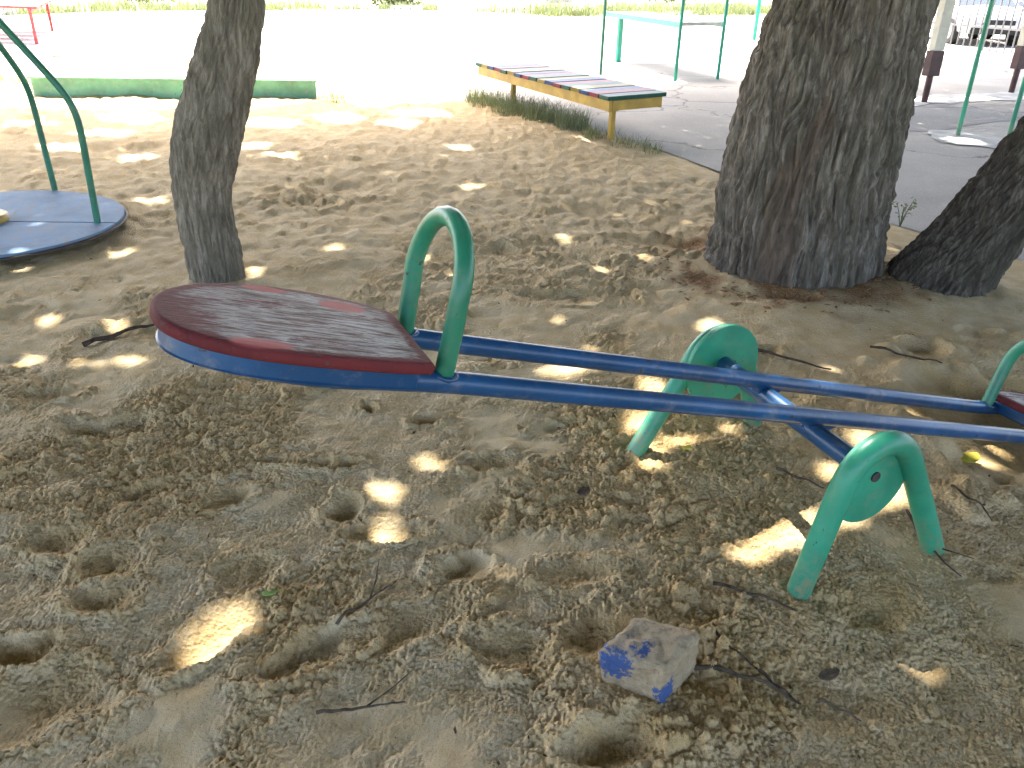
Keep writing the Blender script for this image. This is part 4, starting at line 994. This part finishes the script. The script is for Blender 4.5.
# ------------------------------------------------------------------ stone
def stone():
    top = [(597, 652), (632, 614), (703, 631), (667, 668)]; bot = [(600, 688), None, (697, 668), (660, 716)]
    z0 = min(gz(*at(*q_)[:2]) for q_ in ((650, 690), (600, 688), (660, 716), (697, 668))) - .004
    bw = [at(*b, z0) if b else None for b in bot]; bw[1] = bw[0] + bw[2] - bw[3]
    zt_ = z0 + .135; tw = [at(*t, zt_) for t in top]
    bm = bmesh.new(); vb = [bm.verts.new(p) for p in bw]; vt = [bm.verts.new(p) for p in tw]
    bm.faces.new(vb[::-1]); bm.faces.new(vt)
    for i in range(4): bm.faces.new([vb[i], vb[(i + 1) % 4], vt[(i + 1) % 4], vt[i]])
    bmesh.ops.recalc_face_normals(bm, faces=bm.faces)
    bmesh.ops.bevel(bm, geom=bm.edges[:], offset=.015, segments=3, affect='EDGES', profile=.5)
    bmesh.ops.triangulate(bm, faces=bm.faces)
    for _ in range(5): 
        es = [e for e in bm.edges if e.calc_length() > .012]
        if es: bmesh.ops.subdivide_edges(bm, edges=es, cuts=1, use_grid_fill=False); bmesh.ops.triangulate(bm, faces=bm.faces)
    bm.normal_update(); co = np.array([v.co[:] for v in bm.verts]); nm = np.array([v.normal[:] for v in bm.verts])
    d = .004 * vnoise3(co[:, 0] * 16, co[:, 1] * 16, co[:, 2] * 16, 5) + .005 * vnoise3(co[:, 0] * 45, co[:, 1] * 45, co[:, 2] * 45, 6) + .0022 * vnoise3(co[:, 0] * 120, co[:, 1] * 120, co[:, 2] * 120, 7)
    for v, n_, k in zip(bm.verts, nm, d): v.co = Vector(np.array(v.co) + n_ * k)
    c = (at(600, 688) + at(697, 668)) / 2; c[2] = z0
    for v in bm.verts: v.co -= Vector(c)
    me = bpy.data.meshes.new('stone'); bm.to_mesh(me); bm.free(); me.materials.append(M['stone'])
    for p in me.polygons: p.use_smooth = True
    o = bpy.data.objects.new('stone', me); col.objects.link(o); o.location = c
    tag(o, 'grey stone block splashed with blue paint lying in the sand', 'stone')
stone()

# ------------------------------------------------------------------ twigs and fallen leaves
def twig(pxs, r, label, mat='wood_dark', fork=False):
    P = []
    path = arc_pts([at(*p)[:2] for p in pxs], 14)
    for i, (x, y) in enumerate(path):
        j = .004 * vnoise(np.array([x * 40]), np.array([y * 40]), 4)[0]
        P.append(np.array([x + j, y - j, gz(x, y) + r * .9 + .009 + .004 * math.sin(i * .9)]))
    rad = [r * (1 - .55 * i / 13) * random.uniform(.85, 1.12) for i in range(14)]
    mb = MB().tube(P, rad, 7)
    if fork:
        d = P[9] - P[6]; d /= np.linalg.norm(d); s = np.array([-d[1], d[0], .1]); mb.tube([P[7], P[7] + (d + s * .7) * .05, P[7] + (d + s * .8) * .10], [r * .6, r * .45, r * .25], 6)
    loc = tuple(P[7])
    o = mb.build('twig', M[mat], loc=loc); tag(o, label, 'twig', 'twigs lying on the sand'); return o
twig([(84, 349), (115, 339), (158, 326)], .011, 'thick dark stick half buried behind the tip of the raised red seat')
twig([(711, 597), (745, 606), (793, 623)], .0052, 'dark twig on the sand just in front of the near green stand foot')
twig([(694, 672), (735, 681), (770, 692), (802, 708)], .0062, 'grey bent twig sticking out from under the blue painted stone', 'wood_grey')
twig([(708, 641), (728, 657), (756, 676)], .004, 'thin straight dark twig lying right beside the painted stone')
twig([(757, 678), (775, 690), (797, 704)], .0042, 'short dark twig running on from the thin straight one near the stone')
twig([(818, 704), (838, 710), (862, 727)], .004, 'small curved grey twig farthest right of the stone', 'wood_grey')
twig([(318, 723), (360, 716), (407, 712)], .004, 'pale grey twig on the lumpy sand at the bottom of the picture', 'wood_grey', True)
twig([(338, 632), (362, 612), (397, 588)], .0042, 'forked grey twig above the long footprint in the lumpy sand', 'wood_grey', True)
twig([(773, 478), (795, 487), (822, 497)], .005, 'dark twig between the two green seesaw stands')
twig([(903, 518), (925, 560), (957, 584)], .0048, 'long dark twig leading away from the right leg of the near stand', 'wood_dark', True)
twig([(948, 496), (965, 512), (990, 528)], .004, 'short dark twig on the shaded sand right of the near stand')
twig([(745, 352), (790, 366), (830, 373)], .007, 'brown twig on the sand between the far stand and the thick trunk')
twig([(868, 352), (905, 362), (938, 373)], .006, 'brown twig in front of the leaning trunk')
def chip(x, y, a, b, ang, mat, name, label, cat, grp):
    g = at(x, y); z = gz(g[0], g[1]) + .010; mb = MB(); n = 12; ca, sa = math.cos(ang), math.sin(ang)
    rows = []
    for sgn in (0, -.003):
        for k in range(n):
            w_ = 2 * PI * k / n; px_ = a * math.cos(w_) * (1 + .15 * math.sin(3 * w_)); py_ = b * math.sin(w_) * (1 - .35 * math.cos(w_))
            rows.append((g[0] + px_ * ca - py_ * sa, g[1] + px_ * sa + py_ * ca, z + sgn + .25 * abs(py_) + .10 * px_))
    mb.add(rows, [list(range(n)), list(range(n, 2 * n))[::-1]] + [[k, (k + 1) % n, n + (k + 1) % n, n + k] for k in range(n)])
    o = mb.build(name, mat, loc=(g[0], g[1], z)); tag(o, label, cat, grp)
chip(691, 457, .035, .014, .2, M['fallen'], 'fallen_leaf', 'yellow fallen leaf lying between the two green stands', 'leaf', 'fallen leaves on the sand')
chip(972, 455, .04, .026, .5, M['fallen'], 'fallen_leaf', 'yellow fallen leaf glowing in a sun patch under the low end of the beam', 'leaf', 'fallen leaves on the sand')
chip(272, 602, .022, .009, .1, M['fallen_green'], 'fallen_leaf', 'small green leaf at the rim of the sunlit footprint', 'leaf', 'fallen leaves on the sand')
chip(584, 498, .022, .014, .8, M['wood_dark'], 'bark_chip', 'dark bark flake on the sand below the middle of the beam', 'bark chip', 'bark chips on the sand')
chip(829, 680, .026, .014, .4, M['wood_grey'], 'bark_chip', 'grey bark flake between the stone and the small curved twig', 'bark chip', 'bark chips on the sand')
# sapling beside the thick trunk
g = at(900, 226); sp_ = empty('seedling', (g[0], g[1], 0), 'small leafy seedling growing between the thick and the leaning trunk', 'plant')
mb = MB(); P = []
for k in range(6):
    a = random.uniform(0, 2 * PI); e = np.array([g[0] + .05 * math.cos(a), g[1] + .05 * math.sin(a), .06 + random.uniform(.03, .12)]); mb.tube([(g[0], g[1], -.01), (g[0] * .5 + e[0] * .5, g[1] * .5 + e[1] * .5, e[2] * .6), e], [.003, .0025, .0015], 5)
    for _ in range(6): P.append(e + RNG.normal(size=3) * .02 - np.array([0, 0, .02]))
mb.build('stem', M['bush'], sp_); leafcloud('foliage', np.array(P), .016, M['grass'], sp_)

# ------------------------------------------------------------------ small litter: uncountable crumbs of bark and dry leaf
def litter(name, n, fn, mat, s0, s1, label):
    V = []; Qs = []
    for _ in range(n):
        x, y = fn(); z = gz(x, y) + .004; L = random.uniform(s0, s1); Wd_ = L * random.uniform(.25, .6); a = random.uniform(0, 2 * PI); tl = random.uniform(-.35, .35)
        ca, sa = math.cos(a), math.sin(a); k = len(V)
        for (p_, q_, h_) in ((-1, -.3, 0), (-.2, -1, .1), (1, -.2, 0), (.3, .9, .15), (-1, -.3, .35), (-.2, -1, .45), (1, -.2, .3), (.3, .9, .5)):
            V.append((x + (p_ * L * ca - q_ * Wd_ * sa), y + (p_ * L * sa + q_ * Wd_ * ca), z + h_ * Wd_ + tl * p_ * L))
        Qs += [[k + 4, k + 5, k + 6, k + 7], [k, k + 1, k + 5, k + 4], [k + 1, k + 2, k + 6, k + 5], [k + 2, k + 3, k + 7, k + 6], [k + 3, k, k + 4, k + 7]]
    o = big_mesh(name, V, Qs, mat, None, False); tag(o, label, 'litter', None, 'stuff')
def near_trunk():
    while True:
        a = random.uniform(PI, 2 * PI); r = .47 + abs(random.gauss(0, .16)); x, y = 1.42 + r * math.cos(a) * 1.05, 4.36 + r * math.sin(a)
        return x, y
def on_sand():
    while True:
        y = .9 + 5 * random.random() ** 1.6; x = random.uniform(-.75, .75) * (.9 * y + .62)
        if x < 2.2: return x, y
litter('bark_litter', 240, near_trunk, plain('bark_crumbs', (.26, .155, .085), .9, .5, 30, .4, spec=.1), .008, .026, 'reddish crumbs of bark heaped round the foot of the thick trunk')
litter('leaf_litter', 260, on_sand, plain('dry_leaf_crumbs', (.085, .062, .038), .9, .5, 30, .4, spec=.1), .003, .010, 'tiny dark crumbs of dry leaf and bark strewn over the sand')
for sg in (-1, 1):
    for s_ in (-.12, .12):
        pts = [SS(sg * 1.125 + .026 * math.cos(2 * PI * k / 16), s_ + .026 * math.sin(2 * PI * k / 16), .019 - .006 * abs(math.sin(2 * PI * k / 16))) for k in range(17)]
        MB().tube(pts, [.0055 + .0016 * math.sin(k * 2.7) for k in range(17)], 6).build('weld', M['blue'], see)
